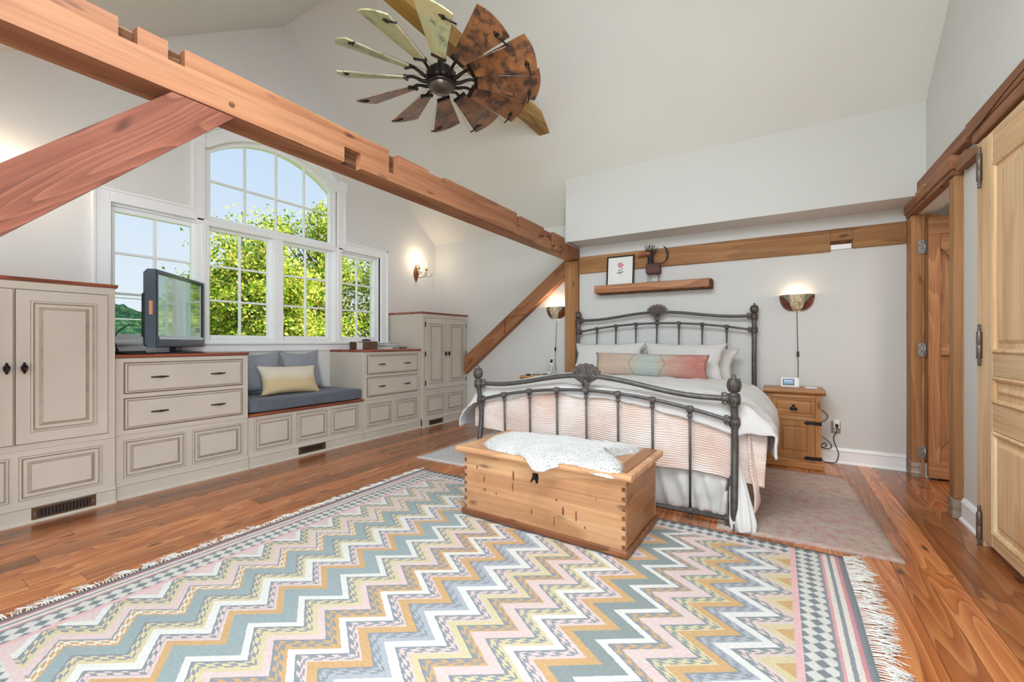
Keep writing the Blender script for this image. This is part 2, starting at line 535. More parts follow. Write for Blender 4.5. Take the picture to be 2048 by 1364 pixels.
def quilt_mat():
    t = NT('pink_stitched_quilt')
    tcn = t.n('TexCoord')
    uvn = tcn.outputs['UV']
    sep = t.n('SeparateXYZ'); t.l(uvn, sep.inputs[0])
    nn = t.noise(uvn, 3.0, 3)
    col = t.ramp(nn, [(0.25, s2l((240, 232, 226))), (0.45, s2l((232, 214, 204))), (0.6, s2l((224, 198, 184))), (0.75, s2l((214, 178, 162)))])
    wob = t.noise(uvn, 9.0, 2)
    u = t.math('ADD', sep.outputs['X'], t.math('MULTIPLY', wob, 0.01))
    v = t.math('ADD', sep.outputs['Y'], t.math('MULTIPLY', wob, 0.03))
    sy = t.math('PINGPONG', t.math('MULTIPLY', v, 62.0), 0.5)
    sx_ = t.math('PINGPONG', t.math('MULTIPLY', u, 62.0), 0.5)
    rows = t.ramp(sy, [(0.0, 0.0), (0.16, 1.0)])
    sts = t.ramp(sx_, [(0.1, 0.0), (0.3, 1.0)])
    st = t.math('MAXIMUM', rows, sts)
    rowtone = t.noise(t.obj((1, 1, 1), rnd=False), 26, 3)
    col = t.mix(t.math('MULTIPLY', t.math('SUBTRACT', 1.0, st), 0.5), col, s2l((184, 134, 116)))
    puff = t.math('ADD', t.math('MULTIPLY', sy, 2.0), t.math('MULTIPLY', rowtone, 1.0))
    t.set(col, 0.95, 0, 0.15)
    t.bump(puff, 0.55, 0.006)
    return t.m
M['quilt'] = quilt_mat()

def pane_mat():
    t = NT('window_glass')
    t.t.nodes.remove(t.b)
    tr = t.n('BsdfTransparent'); gl = t.n('BsdfGlossy')
    tr.inputs[0].default_value = (0.97, 0.985, 0.98, 1)
    gl.inputs['Roughness'].default_value = 0.02
    fr = t.n('Fresnel'); fr.inputs[0].default_value = 1.35
    mx = t.n('MixShader')
    geo = t.n('NewGeometry')
    fac = t.math('MULTIPLY', fr.outputs[0], t.math('SUBTRACT', 1.0, geo.outputs['Backfacing']))
    t.l(fac, mx.inputs[0]); t.l(tr.outputs[0], mx.inputs[1]); t.l(gl.outputs[0], mx.inputs[2])
    t.l(mx.outputs[0], t.out.inputs[0])
    return t.m
M['glass'] = pane_mat()

def emit(name, rgb, strength):
    t = NT(name)
    t.set((0.9, 0.85, 0.75), 0.4)
    c = s2l(rgb)
    t.b.inputs['Emission Color'].default_value = (c[0], c[1], c[2], 1)
    t.b.inputs['Emission Strength'].default_value = strength
    return t.m
M['bulb_soft'] = emit('soft_lit_bulb', (255, 226, 180), 3.0)
M['bulb'] = emit('lit_bulb', (255, 226, 180), 8.0)

def tv_screen():
    t = NT('tv_screen_glass')
    t.set((0.50, 0.60, 0.56), 0.05, 1.0, 0.5)
    return t.m
M['screen'] = tv_screen()

def fan_blade_mat():
    t = NT('distressed_fan_blade')
    v = t.obj((3, 3, 3))
    n1 = t.noise(v, 2.2, 4, 0.6)
    col = t.ramp(n1, [(0.25, s2l((92, 66, 52))), (0.42, s2l((140, 96, 66))), (0.6, s2l((176, 122, 78))), (0.8, s2l((150, 104, 88)))])
    n2 = t.noise(v, 4.5, 3, 0.6)
    col = t.mix(t.ramp(n2, [(0.48, 0.0), (0.62, 0.85)]), col, s2l((62, 54, 52)))
    fine = t.noise(t.obj((30, 120, 30)), 1.0, 3)
    col = t.mix(0.25, col, t.ramp(fine, [(0.3, 0.4), (0.7, 1.0)]), 'MULTIPLY')
    oi = t.n('ObjectInfo')
    col = t.mix(1.0, col, t.ramp(oi.outputs['Random'], [(0.0, (0.62, 0.58, 0.6)), (1.0, (1.15, 1.1, 1.0))]), 'MULTIPLY')
    t.set(col, 0.32, 0.0, 0.5)
    return t.m
M['blade'] = fan_blade_mat()
def fan_blade_green():
    t = NT('green_patina_fan_blade')
    v = t.obj((3, 3, 3))
    n1 = t.noise(v, 2.0, 3, 0.6)
    col = t.ramp(n1, [(0.25, s2l((120, 130, 104))), (0.45, s2l((196, 200, 156))), (0.65, s2l((206, 190, 138))), (0.85, s2l((186, 150, 104)))])
    n2 = t.noise(v, 5.5, 4, 0.7)
    col = t.mix(t.ramp(n2, [(0.56, 0.0), (0.68, 0.7)]), col, s2l((92, 92, 80)))
    t.set(col, 0.35, 0.0, 0.5)
    return t.m
M['blade_green'] = fan_blade_green()

# ================================================================== STRUCTURE
XW, XR = -4.90, 1.07            # gable window wall, right wall
YB, YBL = 5.33, 5.47            # bed wall, recessed part of it left of the post
YR, ZR = 2.88, 4.89             # ridge
SL, SR = 0.715, 0.80
YE = -2.45                      # rear wall
ZF = 2.55                       # flat ceiling at the rear
def roof(y):
    if y >= YR: return ZR - SR*(y-YR)
    return max(ZF, ZR - SL*(YR-y))
YK0 = YR - (ZR-ZF)/SL           # where the slope meets the flat ceiling

def wall_cols(mb, axis, at, ys, openings, top, th):
    """vertical wall as columns; openings: list of (y0,y1,zlo fn,zhi fn). th = signed thickness"""
    brk = sorted(set([round(v, 5) for v in ys]))
    def q(y0, y1, a0, a1, b0, b1):
        if max(b0-a0, b1-a1) < 1e-5: return
        P = lambda y, z, t: ((at+t, y, z) if axis == 'x' else (y, at+t, z))
        A = [mb._p(P(y0, a0, 0)), mb._p(P(y1, a1, 0)), mb._p(P(y1, b1, 0)), mb._p(P(y0, b0, 0))]
        B = [mb._p(P(y0, a0, th)), mb._p(P(y1, a1, th)), mb._p(P(y1, b1, th)), mb._p(P(y0, b0, th))]
        mb.face(A); mb.face(B[::-1])
        for k in range(4):
            mb.face([A[k], B[k], B[(k+1)%4], A[(k+1)%4]])
    for y0, y1 in zip(brk[:-1], brk[1:]):
        mid = (y0+y1)/2
        op = [o for o in openings if o[0]-1e-6 <= mid <= o[1]+1e-6]
        if not op:
            q(y0, y1, 0, 0, top(y0+1e-6), top(y1-1e-6))
        else:
            o = op[0]
            q(y0, y1, 0, 0, o[2](y0), o[2](y1))
            q(y0, y1, o[3](y0+1e-6), o[3](y1-1e-6), top(y0), top(y1))

# window geometry
WC = 2.815
ARC_R0, ARC_Z, ARC_TOP = 0.74, 3.13, 3.42
def arc(y, half, zs, zt):
    rise = zt-zs
    Rr = (half*half + rise*rise)/(2*rise)
    dy = min(abs(y-WC), half)
    return zt - Rr + math.sqrt(max(0, Rr*Rr - dy*dy))
op_low = lambda y: 1.20
def op_high(y):
    if abs(y-WC) < 0.775: return arc(y, 0.775, 3.16, 3.44)
    return 2.41
ys = [YE, YK0, YR, YBL+0.15, WC-1.48, WC+1.48]
n_arc = 24
ys += [WC - 0.775 + 1.55*i/n_arc for i in range(n_arc+1)]
mb = MB()
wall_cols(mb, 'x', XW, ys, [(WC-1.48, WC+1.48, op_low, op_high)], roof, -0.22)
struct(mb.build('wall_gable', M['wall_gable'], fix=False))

# right wall with door opening
mb = MB()
DO0, DO1, DOZ = 4.17, 5.16, 2.34
wall_cols(mb, 'x', XR, [YE, YK0, YR, YBL+0.15, DO0, DO1, -2.1, -.6], [(DO0, DO1, lambda y: 0.0, lambda y: DOZ), (-2.1, -.6, lambda y: .9, lambda y: 2.3)], roof, 0.12)
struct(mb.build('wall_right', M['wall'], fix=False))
# bed wall: main part, recessed part and the bulkhead above
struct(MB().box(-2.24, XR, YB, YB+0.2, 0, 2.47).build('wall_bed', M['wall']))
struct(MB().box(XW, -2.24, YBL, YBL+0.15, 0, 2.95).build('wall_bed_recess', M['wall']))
mb = MB()
mb.prism([(4.94, 2.45), (YBL+0.15, 2.45), (YBL+0.15, roof(YBL+.15)), (4.94, roof(4.94)+0.02)], 'x', -2.26, XR)
struct(mb.build('wall_bulkhead', M['wall']))
# rear wall with two unseen windows, added to carry fill light
mb = MB()
RW = [(-4.35, -2.35), (-1.75, 0.25)]
wall_cols(mb, 'y', YE, [XW, XR] + [v for r in RW for v in r], [(a, b, lambda y: 0.8, lambda y: 2.3) for a, b in RW], lambda y: ZF, -0.15)
struct(mb.build('wall_rear', M['wall'], fix=False))
for i, (a, b) in enumerate(RW):
    mb = MB()
    for (x0, x1, z0, z1) in ((a-.09, a, .71, 2.39), (b, b+.09, .71, 2.39), (a, b, 2.3, 2.39), (a, b, .71, .8), (a+.97, a+1.03, .8, 2.3)):
        mb.cbox(x0, x1, YE-.02, YE+.03, z0, z1, .004)
    wobj = struct(mb.build('window_%d' % (6+i), M['trim']))
    for sx0, sx1 in ((a, a+.97), (a+1.03, b)):
        MB().box(sx0, sx1, YE-.06, YE-.052, .8, 2.3).build('pane', M['glass'], wobj)
mb = MB()  # unseen side window in the right wall, added as a fill source
for (a, b, z0, z1) in ((-2.19, -2.1, .81, 2.39), (-.6, -.51, .81, 2.39), (-2.1, -.6, 2.3, 2.39), (-2.1, -.6, .81, .9), (-1.38, -1.32, .9, 2.3)):
    mb.cbox(XR-.03, XR+.03, a, b, z0, z1, .004)
wobj = struct(mb.build('window_8', M['trim']))
for a, b in ((-2.1, -1.38), (-1.32, -.6)):
    MB().box(XR+.052, XR+.06, a, b, .9, 2.3).build('pane', M['glass'], wobj)
# ceiling
mb = MB()
T = 0.2
mb.prism([(YR, ZR), (YK0, ZF), (YE-.15, ZF), (YE-.15, ZF+T), (YK0-.08, ZF+T), (YR, ZR+T*1.3), (YBL+.2, roof(YBL+.2)+T*1.3), (YBL+.2, roof(YBL+.2))], 'x', XW-.22, XR+.12)
struct(mb.build('ceiling', M['ceil']))

# unseen skylight added for fill light; frame and panes sit on the closed slope
mb = MB()
mb.M = Matrix.Translation((-.7, .55, roof(.55))) @ Matrix.Rotation(math.atan(SL), 4, 'X')
for (a, b, c, d) in ((-1.05, 1.05, -.78, -.68), (-1.05, 1.05, .68, .78), (-1.05, -.97, -.68, .68), (.97, 1.05, -.68, .68), (-.03, .03, -.68, .68)):
    mb.cbox(a, b, c, d, -.025, .01, .004)
wobj = struct(mb.build('window_9', M['trim']))
mb.M = None
for a, b in ((-.97, -.03), (.03, .97)):
    m2 = MB(); m2.M = Matrix.Translation((-.7, .55, roof(.55))) @ Matrix.Rotation(math.atan(SL), 4, 'X')
    m2.box(a, b, -.68, .68, -.012, -.008)
    m2.build('pane', M['trim'], wobj)
# floor: sub floor and planks
fl = struct(MB().box(XW-.2, XR+.12, YE-.1, YBL+.1, -0.2, -0.022).build('floor', M['sub']))
def planks(x0, x1, y0, y1, rnd):
    x = x0
    while x < x1-0.02:
        w = rnd.choice((0.125, 0.14, 0.155, 0.17, 0.185))
        if x+w > x1-0.05: w = x1-x
        y = y0 - rnd.random()*1.6
        while y < y1:
            L = rnd.uniform(1.7, 3.6)
            a, b = max(y, y0), min(y+L, y1)
            y += L
            if b-a < 0.08: continue
            if (x+w) < XW+0.5 : 
                continue
            m = MB().cbox(-w/2+.0006, w/2-.0006, -(b-a)/2+.0006, (b-a)/2-.0006, -0.021, 0.0, 0.0016)
            m.build('plank', M['floor'], fl, (x+w/2, (a+b)/2, 0), fix=False)
        x += w
rnd = random.Random(11)
planks(XW, XR, YE, YBL, rnd)
# hall beyond the door
hf = struct(MB().box(XR+.12, 3.0, 3.2, YB+.1, -.2, -.022).build('floor_hall', M['sub']))
x = XR+0.0
rnd = random.Random(5)
while x < 2.98:
    w = rnd.choice((0.14, 0.155, 0.17)); w = min(w, 3.0-x)
    for a, b in ((3.2, 4.4), (4.4, 5.33)):
        if x < XR+.12:
            a, b = max(a, DO0), min(b, DO1)
        MB().cbox(-w/2+.0006, w/2-.0006, -(b-a)/2, (b-a)/2, -.021, -.0005, .0016).build('plank', M['floor'], hf, (x+w/2, (a+b)/2, 0), fix=False)
    x += w
mb = MB()
mb.box(3.0, 3.1, 3.1, 5.5, 0, 2.5); mb.box(XR+.12, 3.0, 5.34, 5.5, 0, 2.5); mb.box(XR+.12, 3.0, 3.1, 3.2, 0, 2.5)
struct(mb.build('wall_hall', M['wall']))
struct(MB().box(XR+.1, 3.1, 3.1, 5.5, 2.5, 2.6).build('ceiling_hall', M['ceil']))

# baseboards
def baseboard(name, pts):
    """pts: function (along, out, z)"""
    mb = MB()
    prof = [(0, 0), (0.03, 0), (0.03, 0.012), (0.018, 0.026), (0.017, 0.115), (0.022, 0.125), (0.016, 0.140), (0.010, 0.150), (0, 0.152)]
    A = [mb._p(pts(0, o, z)) for o, z in prof]; B = [mb._p(pts(1, o, z)) for o, z in prof]
    for k in range(len(prof)):
        k2 = (k+1) % len(prof)
        mb.face([A[k], A[k2], B[k2], B[k]])
    mb.face(A); mb.face(B[::-1])
    return struct(mb.build(name, M['trim']))
baseboard('baseboard_bed', lambda t, o, z: (-0.25 + t*(1.015+0.25), YB-o, z))
baseboard('baseboard_bed_recess', lambda t, o, z: (-4.2 + t*(4.2-2.43), YBL-o, z))
baseboard('baseboard_right', lambda t, o, z: (XR-o, 3.71 + t*(4.05-3.71), z))
baseboard('baseboard_right_rear', lambda t, o, z: (XR-o, YE + t*(2.6-YE), z))
baseboard('baseboard_rear', lambda t, o, z: (XW + t*(XR-XW), YE+o, z))

# ================================================================== WINDOWS (gable wall)
GX = -4.97      # glass plane
def xbox(mb, xa, xb, y0, y1, z0, z1, c=.004, mat=0):
    mb.cbox(xa, xb, y0, y1, z0, z1, c, mat)
def casement(num, y0, y1, z0, z1, cols, rows):
    """glass rectangle y0..y1, z0..z1"""
    s = 0.045
    mb = MB()
    for (a, b, c, d) in ((y0-s, y0, z0-s, z1+s), (y1, y1+s, z0-s, z1+s), (y0, y1, z1, z1+s), (y0, y1, z0-s, z0)):
        mb.cbox(GX-.03, GX+.028, a, b, c, d, .006)
    # outer frame
    for (a, b, c, d) in ((y0-s-.03, y0-s, z0-s-.03, z1+s+.03), (y1+s, y1+s+.03, z0-s-.03, z1+s+.03), (y0-s, y1+s, z1+s, z1+s+.03), (y0-s, y1+s, z0-s-.03, z0-s)):
        mb.cbox(GX-.05, GX+.05, a, b, c, d, .005)
    w = struct(mb.build('window_%d' % num, M['trim']))
    pw, ph = (y1-y0)/cols, (z1-z0)/rows
    for i in range(1, cols):
        MB().cbox(GX-.014, GX+.014, y0+i*pw-.011, y0+i*pw+.011, z0, z1, .004).build('muntin', M['trim'], w)
    for j in range(1, rows):
        for i in range(cols):
            MB().cbox(GX-.0135, GX+.0135, y0+i*pw+.011*(i > 0), y0+(i+1)*pw-.011*(i < cols-1), z0+j*ph-.011, z0+j*ph+.011, .004).build('muntin', M['trim'], w)
    for i in range(cols):
        for j in range(rows):
            MB().box(GX-.003, GX+.003, y0+i*pw+.010*(i > 0), y0+(i+1)*pw-.010*(i < cols-1), z0+j*ph+.010*(j > 0), z0+(j+1)*ph-.010*(j < rows-1)).build('pane', M['glass'], w)
    return w
GZ0, GZ1 = 1.272, 2.345
casement(1, WC-1.435, WC-.855, GZ0, GZ1, 2, 3)
casement(2, WC-.695, WC-.10, GZ0, GZ1, 2, 3)
casement(3, WC+.075, WC+.655, GZ0, GZ1, 2, 3)
casement(4, WC+.845, WC+1.405, GZ0, GZ1, 2, 3)
# arched transom
AZ0 = 2.487
mb = MB()
H0 = 0.69
def glass_top(y): return arc(y, H0, 3.135, 3.385)
N = 28
def arc_band(mb, half_i, zs_i, zt_i, half_o, zs_o, zt_o, xa, xb, n=N, mat=0):
    ri = zt_i-zs_i; Ri = (half_i**2+ri**2)/(2*ri); ci = zt_i-Ri; ai = math.asin(half_i/Ri)
    ro = zt_o-zs_o; Ro = (half_o**2+ro**2)/(2*ro); co = zt_o-Ro; ao = math.asin(half_o/Ro)
    rows = []
    for k in range(n+1):
        t = -1+2*k/n
        yi, zi = WC+Ri*math.sin(ai*t), ci+Ri*math.cos(ai*t)
        yo, zo = WC+Ro*math.sin(ao*t), co+Ro*math.cos(ao*t)
        rows.append([mb._p((xa, yi, zi)), mb._p((xb, yi, zi)), mb._p((xb, yo, zo)), mb._p((xa, yo, zo))])
    for k in range(n):
        A, B = rows[k], rows[k+1]
        for j in range(4):
            mb.face([A[j], A[(j+1)%4], B[(j+1)%4], B[j]], mat)
    mb.face(rows[0]); mb.face(rows[-1][::-1])
arc_band(mb, H0, 3.135, 3.385, H0+.045, 3.15, 3.43, GX-.03, GX+.028)
arc_band(mb, H0+.045, 3.15, 3.43, H0+.075, 3.16, 3.46, GX-.05, GX+.05)
for (a, b, c, d) in ((WC-H0-.045, WC-H0, AZ0-.045, 3.15), (WC+H0, WC+H0+.045, AZ0-.045, 3.15), (WC-H0, WC+H0, AZ0-.045, AZ0)):
    mb.cbox(GX-.03, GX+.028, a, b, c, d, .006)
for (a, b, c, d) in ((WC-H0-.075, WC-H0-.045, AZ0-.075, 3.165), (WC+H0+.045, WC+H0+.075, AZ0-.075, 3.165), (WC-H0-.045, WC+H0+.045, AZ0-.075, AZ0-.045)):
    mb.cbox(GX-.05, GX+.05, a, b, c, d, .005)
w5 = struct(mb.build('window_5', M['trim']))
cw = 2*H0/4
zmid = AZ0+.37
for i in range(1, 4):
    y = WC-H0+i*cw
    MB().cbox(GX-.014, GX+.014, y-.011, y+.011, AZ0, glass_top(y)+.012, .004).build('muntin', M['trim'], w5)
for i in range(4):
    a, b = WC-H0+i*cw+.011*(i > 0), WC-H0+(i+1)*cw-.011*(i < 3)
    MB().cbox(GX-.0135, GX+.0135, a, b, zmid-.011, zmid+.011, .004).build('muntin', M['trim'], w5)
    MB().box(GX-.003, GX+.003, a, b, AZ0, zmid-.010).build('pane', M['glass'], w5)
    pts = [(a, zmid+.010)] + [(b, zmid+.010)] + [(b+(a-b)*k/6, glass_top(b+(a-b)*k/6)+.004) for k in range(7)]
    MB().prism(pts, 'x', GX-.003, GX+.003).build('pane', M['glass'], w5)

# casing around the windows
mb = MB()
CX0, CX1 = XW+.0005, XW+.026
O = 1.60; INN = 1.48
def case_v(mb, y0, y1, z0, z1, stepside):
    mb.cbox(CX0, CX1, y0, y1, z0, z1, .004)
# side casings, heads
for sgn in (-1, 1):
    a, b = sorted((WC+sgn*O, WC+sgn*INN))
    mb.cbox(CX0, CX1, a, b, 1.14, 2.52, .004)
    a2, b2 = sorted((WC+sgn*(O+.006), WC+sgn*(O-.022)))
    mb.cbox(CX0, CX1+.014, a2, b2, 1.14, 2.528, .005)
    a, b = sorted((WC+sgn*INN, WC+sgn*.775))
    mb.cbox(CX0, CX1, a, b, 2.41, 2.52, .004)
    a2, b2 = sorted((WC+sgn*(O+.006), WC+sgn*.86))
    mb.cbox(CX0, CX1+.014, a2, b2, 2.50, 2.528, .005)
    # pilaster beside the arch
    a, b = sorted((WC+sgn*.765, WC+sgn*.875))
    mb.cbox(CX0, CX1+.0025, a, b, 2.436, 3.22, .004)
    a2, b2 = sorted((WC+sgn*.855, WC+sgn*.882))
    mb.cbox(CX0, CX1+.012, a2, b2, 2.52, 3.22, .004)
    a, b = sorted((WC+sgn*.77, WC+sgn*.895))
    mb.cbox(CX0, CX1+.02, a, b, 3.17, 3.30, .006)
    # mullions between the windows
    a, b = sorted((WC+sgn*.725, WC+sgn*.83))
    mb.cbox(GX-.05, CX1-.006, a, b, 1.20, 2.42, .004)
    mb.cbox(GX-.05, CX1+.004, a+.03, b-.03, 1.203, 2.418, .006)
mb.cbox(GX-.05, CX1-.012, WC-.075+.01, WC+.035+.01, 1.20, 2.42, .005)
mb.cbox(GX-.05, CX1, WC-.84, WC+.84, 2.375, 2.435, .006)
arc_band(mb, .765, 3.155, 3.44, .765, 3.27, 3.575, CX0, CX1)
arc_band(mb, .745, 3.15, 3.425, .775, 3.165, 3.455, GX, CX1+.010)
arc_band(mb, .765, 3.245, 3.55, .765, 3.27, 3.58, CX0, CX1+.014)
# side reveals and sill
mb.cbox(GX-.05, XW+.001, WC-1.51, WC-1.48, 1.2, 2.42, .002)
mb.cbox(GX-.05, XW+.001, WC+1.48, WC+1.51, 1.2, 2.42, .002)
mb.cbox(GX-.05, XW+.06, WC-1.63, WC+1.63, 1.172, 1.202, .008)
mb.cbox(CX0, CX1, WC-1.60, WC+1.60, 1.095, 1.172, .005)
struct(mb.build('trim_1', M['trim']))

# ================================================================== TIMBERS
BX0, BX1, BXC = -2.39, -2.21, -2.262
BZ0, BZ1 = 2.28, 2.482
tb = empty('tie_beam', (-2.30, 2.6, BZ0))
tag(tb, 'long reclaimed timber tie beam crossing the room below the vault', 'beam')
TB0, TB1 = -1.0, 5.30
def tadd(name, mbx, mat):
    o = mbx.build(name, mat)
    o.parent = tb; o.matrix_parent_inverse = Matrix.Translation(tb.location).inverted()
    return o
core = MB()
# core with a top edge that steps where it was notched
core.prism([(TB0, BZ0), (TB1, BZ0), (TB1, 2.44), (4.9, 2.445), (4.83, 2.478), (2.60, 2.478), (2.58, 2.47), (2.42, 2.466), (2.40, 2.478), (TB0, 2.478)], 'x', BX0, BXC)
tadd('beam_core', core, M['beam_y'])
# front face in lengths between notches; notch floors show the weathered core
segs = [(TB0, .626, 2.482, BZ0), (.626, .686, 2.408, BZ0), (.686, .789, 2.482, BZ0), (.789, .85, 2.406, BZ0), (.85, 1.666, 2.484, BZ0),
        (1.666, 1.786, 2.484, 2.374), (1.786, 2.014, 2.484, BZ0), (2.014, 2.094, 2.337, BZ0), (2.094, 2.396, 2.478, BZ0), (2.396, 2.582, 2.462, BZ0),
        (2.582, 3.673, 2.484, BZ0), (3.673, 3.742, 2.35, BZ0), (3.742, 4.0, 2.472, BZ0)]
fp = [(TB0, BZ0)]
face_mb = MB()
top_, bot_ = [], []
for (a, b, zt, zb) in segs:
    top_ += [(a, zt), (b, zt)]
    bot_ += [(a, zb), (b, zb)]
poly_ = bot_ + [(4.02, BZ0), (4.27, 2.47)] + top_[::-1]
clean = []
for p in poly_:
    if not clean or math.dist(p, clean[-1]) > 1e-5: clean.append(p)
# slice the notched outline into columns so every face stays convex, without seams on the face
ys_ = sorted(set([sg[0] for sg in segs] + [segs[-1][1]]))
vt = {}
def V_(y, z, x):
    k_ = (round(y, 5), round(z, 5), x)
    if k_ not in vt: vt[k_] = face_mb._p((x, y, z))
    return vt[k_]
for i_, (a, b, zt, zb) in enumerate(segs):
    nxt = segs[i_+1] if i_+1 < len(segs) else None
    for x_ in (BXC-.001, BX1):
        face_mb.face([V_(a, zb, x_), V_(b, zb, x_), V_(b, zt, x_), V_(a, zt, x_)])
    for z_ in (zt, zb):
        face_mb.face([V_(a, z_, BXC-.001), V_(b, z_, BXC-.001), V_(b, z_, BX1), V_(a, z_, BX1)])
    if nxt:
        for z0_, z1_ in ((zt, nxt[2]), (zb, nxt[3])):
            if abs(z0_-z1_) > 1e-5:
                face_mb.face([V_(b, z0_, BXC-.001), V_(b, z0_, BX1), V_(b, z1_, BX1), V_(b, z1_, BXC-.001)])
face_mb.poly([(BXC-.001, TB0, BZ0), (BX1, TB0, BZ0), (BX1, TB0, 2.482), (BXC-.001, TB0, 2.482)])
face_mb.prism([(4.0, BZ0), (4.02, BZ0), (4.27, 2.47), (4.0, 2.472)], 'x', BXC-.001, BX1)
o_ = face_mb.build('hewn_face', M['beam_y'], fix=False)
o_.parent = tb; o_.matrix_parent_inverse = Matrix.Translation(tb.location).inverted()
nf = MB()
for (a, b, z0, z1) in ((.626, .686, 2.405, 2.47), (.789, .85, 2.403, 2.472), (1.666, 1.786, 2.285, 2.376), (2.014, 2.094, 2.33, 2.47), (3.673, 3.742, 2.345, 2.465)):
    nf.box(BXC, BXC+.006, a+.002, b-.002, z0, z1)
part_label(tadd('mortise', nf, M['beam_dark']), 'dark weathered mortise pockets')
# end joint with cheeks and pegs
jt = MB()
jt.prism([(4.03, BZ0), (4.42, BZ0), (4.45, 2.40), (4.46, 2.455), (4.28, 2.462)], 'x', BXC-.001, BX1-.03)
jt.cbox(BXC, BX1-.004, 4.50, 4.82, 2.33, 2.478, .006)
jt.cbox(BXC, BX1+.012, 4.56, 4.72, BZ0+.01, 2.40, .006)
jt.cbox(BXC, BX1-.012, 4.80, TB1, BZ0, 2.425, .005)
jt.cbox(BXC, BX1-.02, 4.42, 4.52, BZ0, 2.37, .008)
tadd('joint_block', jt, M['beam_y'])
pg = MB()
for (y, z) in ((4.40, 2.41), (4.22, 2.37)):
    pg.tube([(BXC, y, z), (BX1+.012, y, z)], .012, 10)
pg.tube([(BXC, 4.92, 2.37), (BX1+.006, 4.92, 2.37)], .014, 10)
tadd('peg', pg, M['beam_dark'])
kn = MB()
kn.tube([(BX1-.004, 1.04, 2.33), (BX1+.0015, 1.04, 2.33)], .014, 12)
tadd('knot', kn, M['beam_dark'])

# left brace under the beam and its post
mb = MB()
mb.prism([(.805, BZ0-.004), (1.055, BZ0-.004), (.285, 1.515), (.0, 1.235), (-.24, 1.0), (-.24, 1.24)], 'x', BX0+.01, BX1-.004)
o = mb.build('knee_brace', wood('left_brace_wood', (84, 44, 32), (128, 72, 52), (154, 96, 72), 'y', 0.65, 1.1, 0.6, 0.3, 0.35, 26.0, 0.05, contrast=0.5))
reorient(o, Matrix.Translation((-2.3, .5, 1.75)) @ Matrix.Rotation(R(44.5), 4, 'X'))
tag(o, 'reddish diagonal knee brace rising to the tie beam above the window seat', 'beam')
# grain runs along the brace
o = MB().cbox(BX0-.01, BX1-.004, -.42, -.24, 0, BZ0-.002, .006).build('timber_post', M['beam_z'])
tag(o, 'square timber post below the near end of the tie beam', 'post')

# post and brace at the bed wall
pe = MB()
pe.cbox(-2.425, -2.238, 5.27, YBL-.001, 0, BZ0-.003, .006)
o = pe.build('timber_post', M['beam_z'])
tag(o, 'golden timber post standing against the wall left of the headboard', 'post')
MB().cbox(-2.27, -2.245, 5.258, 5.272, 1.37, 1.50, .002).build('dark_peg_hole', M['beam_dark'], o)
mb = MB()
mb.prism([(-2.427, 2.335), (-2.427, 2.12), (-4.19, .70), (-4.19, .965)], 'y', 5.35, YBL-.001)
o = mb.build('wall_brace', M['brace'])
reorient(o, Matrix.Translation((-3.3, 5.4, 1.5)) @ Matrix.Rotation(R(-39), 4, 'Y'))
tag(o, 'long diagonal timber brace on the wall behind the left nightstand', 'beam')
kid('scarf_joint', MB().prism([(-3.42, 1.555), (-3.42, 1.32), (-3.43, 1.312), (-3.43, 1.547)], 'y', 5.345, 5.352), M['beam_dark'], o)
kid('seam', MB().prism([(-3.06, 1.60), (-3.065, 1.592), (-3.40, 1.548), (-3.40, 1.556)], 'y', 5.346, 5.352), M['beam_dark'], o)
# beam along the bed wall with a notch
mb = MB()
mb.cbox(-2.236, .448, 5.303, YB-.001, 2.10, 2.32, .005)
mb.cbox(.448, .621, 5.303, YB-.001, 2.20, 2.32, .003)
mb.cbox(.621, 1.018, 5.303, YB-.001, 2.115, 2.32, .005)
o = mb.build('wall_beam', M['beam_x'])
tag(o, 'horizontal timber let into the wall above the headboard shelf', 'beam')
MB().box(.45, .615, 5.318, 5.324, 2.118, 2.165).build('white_filler', M['trim'], o)
MB().box(.449, .62, 5.3235, 5.329, 2.117, 2.199).build('mortise', M['beam_dark'], o)

# collar tie carrying the fan
mb = MB()
cy0 = YR-(ZR-3.62)/SL; cy1 = YR+(ZR-3.62)/SR
mb.prism([(cy0, 3.62), (cy1-.002, 3.62), (cy1-.002-.16/SR, 3.78), (cy0+.16/SL, 3.78)], 'x', -2.375, -2.245)
o = mb.build('collar_beam', wood('collar_wood', (130, 92, 40), (182, 136, 66), (206, 164, 92), 'y', 0.5, 0.8, 0.4, 0.35, 0.2, 7.0, 0.05))
tag(o, 'short golden collar beam high under the vault behind the ceiling fan', 'beam')

# ------------------------------------------------------------------ right wall timbers, door, closet
he = empty('header_beam', (XR, 4.6, 2.34))
tag(he, 'stepped timber header over the plank door in the right wall', 'beam')
def hadd(name, m_, mat):
    o = m_.build(name, mat)
    o.parent = he; o.matrix_parent_inverse = Matrix.Translation(he.location).inverted()
    return o
hadd('board', MB().cbox(1.0, XR-.001, 4.06, YB-.002, 2.375, 2.475, .006), M['beam_y'])
hadd('board', MB().cbox(1.012, XR-.001, 3.85, 5.05, 2.475, 2.565, .006), M['beam_y'])
hadd('door_head', MB().cbox(1.008, XR-.001, 4.07, 5.30, 2.335, 2.373, .005), M['beam_y'])
hadd('scrap_block', MB().prism([(4.0, 2.34), (4.03, 2.36), (4.03, 2.40), (3.98, 2.43), (3.86, 2.43), (3.86, 2.395), (3.70, 2.395), (3.70, 2.34)], 'x', 1.02, XR-.001), M['beam_y'])
hadd('peg', MB().tube([(.985, 4.62, 2.44), (1.01, 4.62, 2.44)], .016, 10), M['shelf'])
mb = MB()
mb.cbox(1.004, XR-.001, 0.4, 3.80, 2.475, 2.565, .006)
mb.cbox(1.012, XR-.001, 0.4, 3.72, 2.405, 2.472, .005)
o = mb.build('header_beam', M['beam_y'])
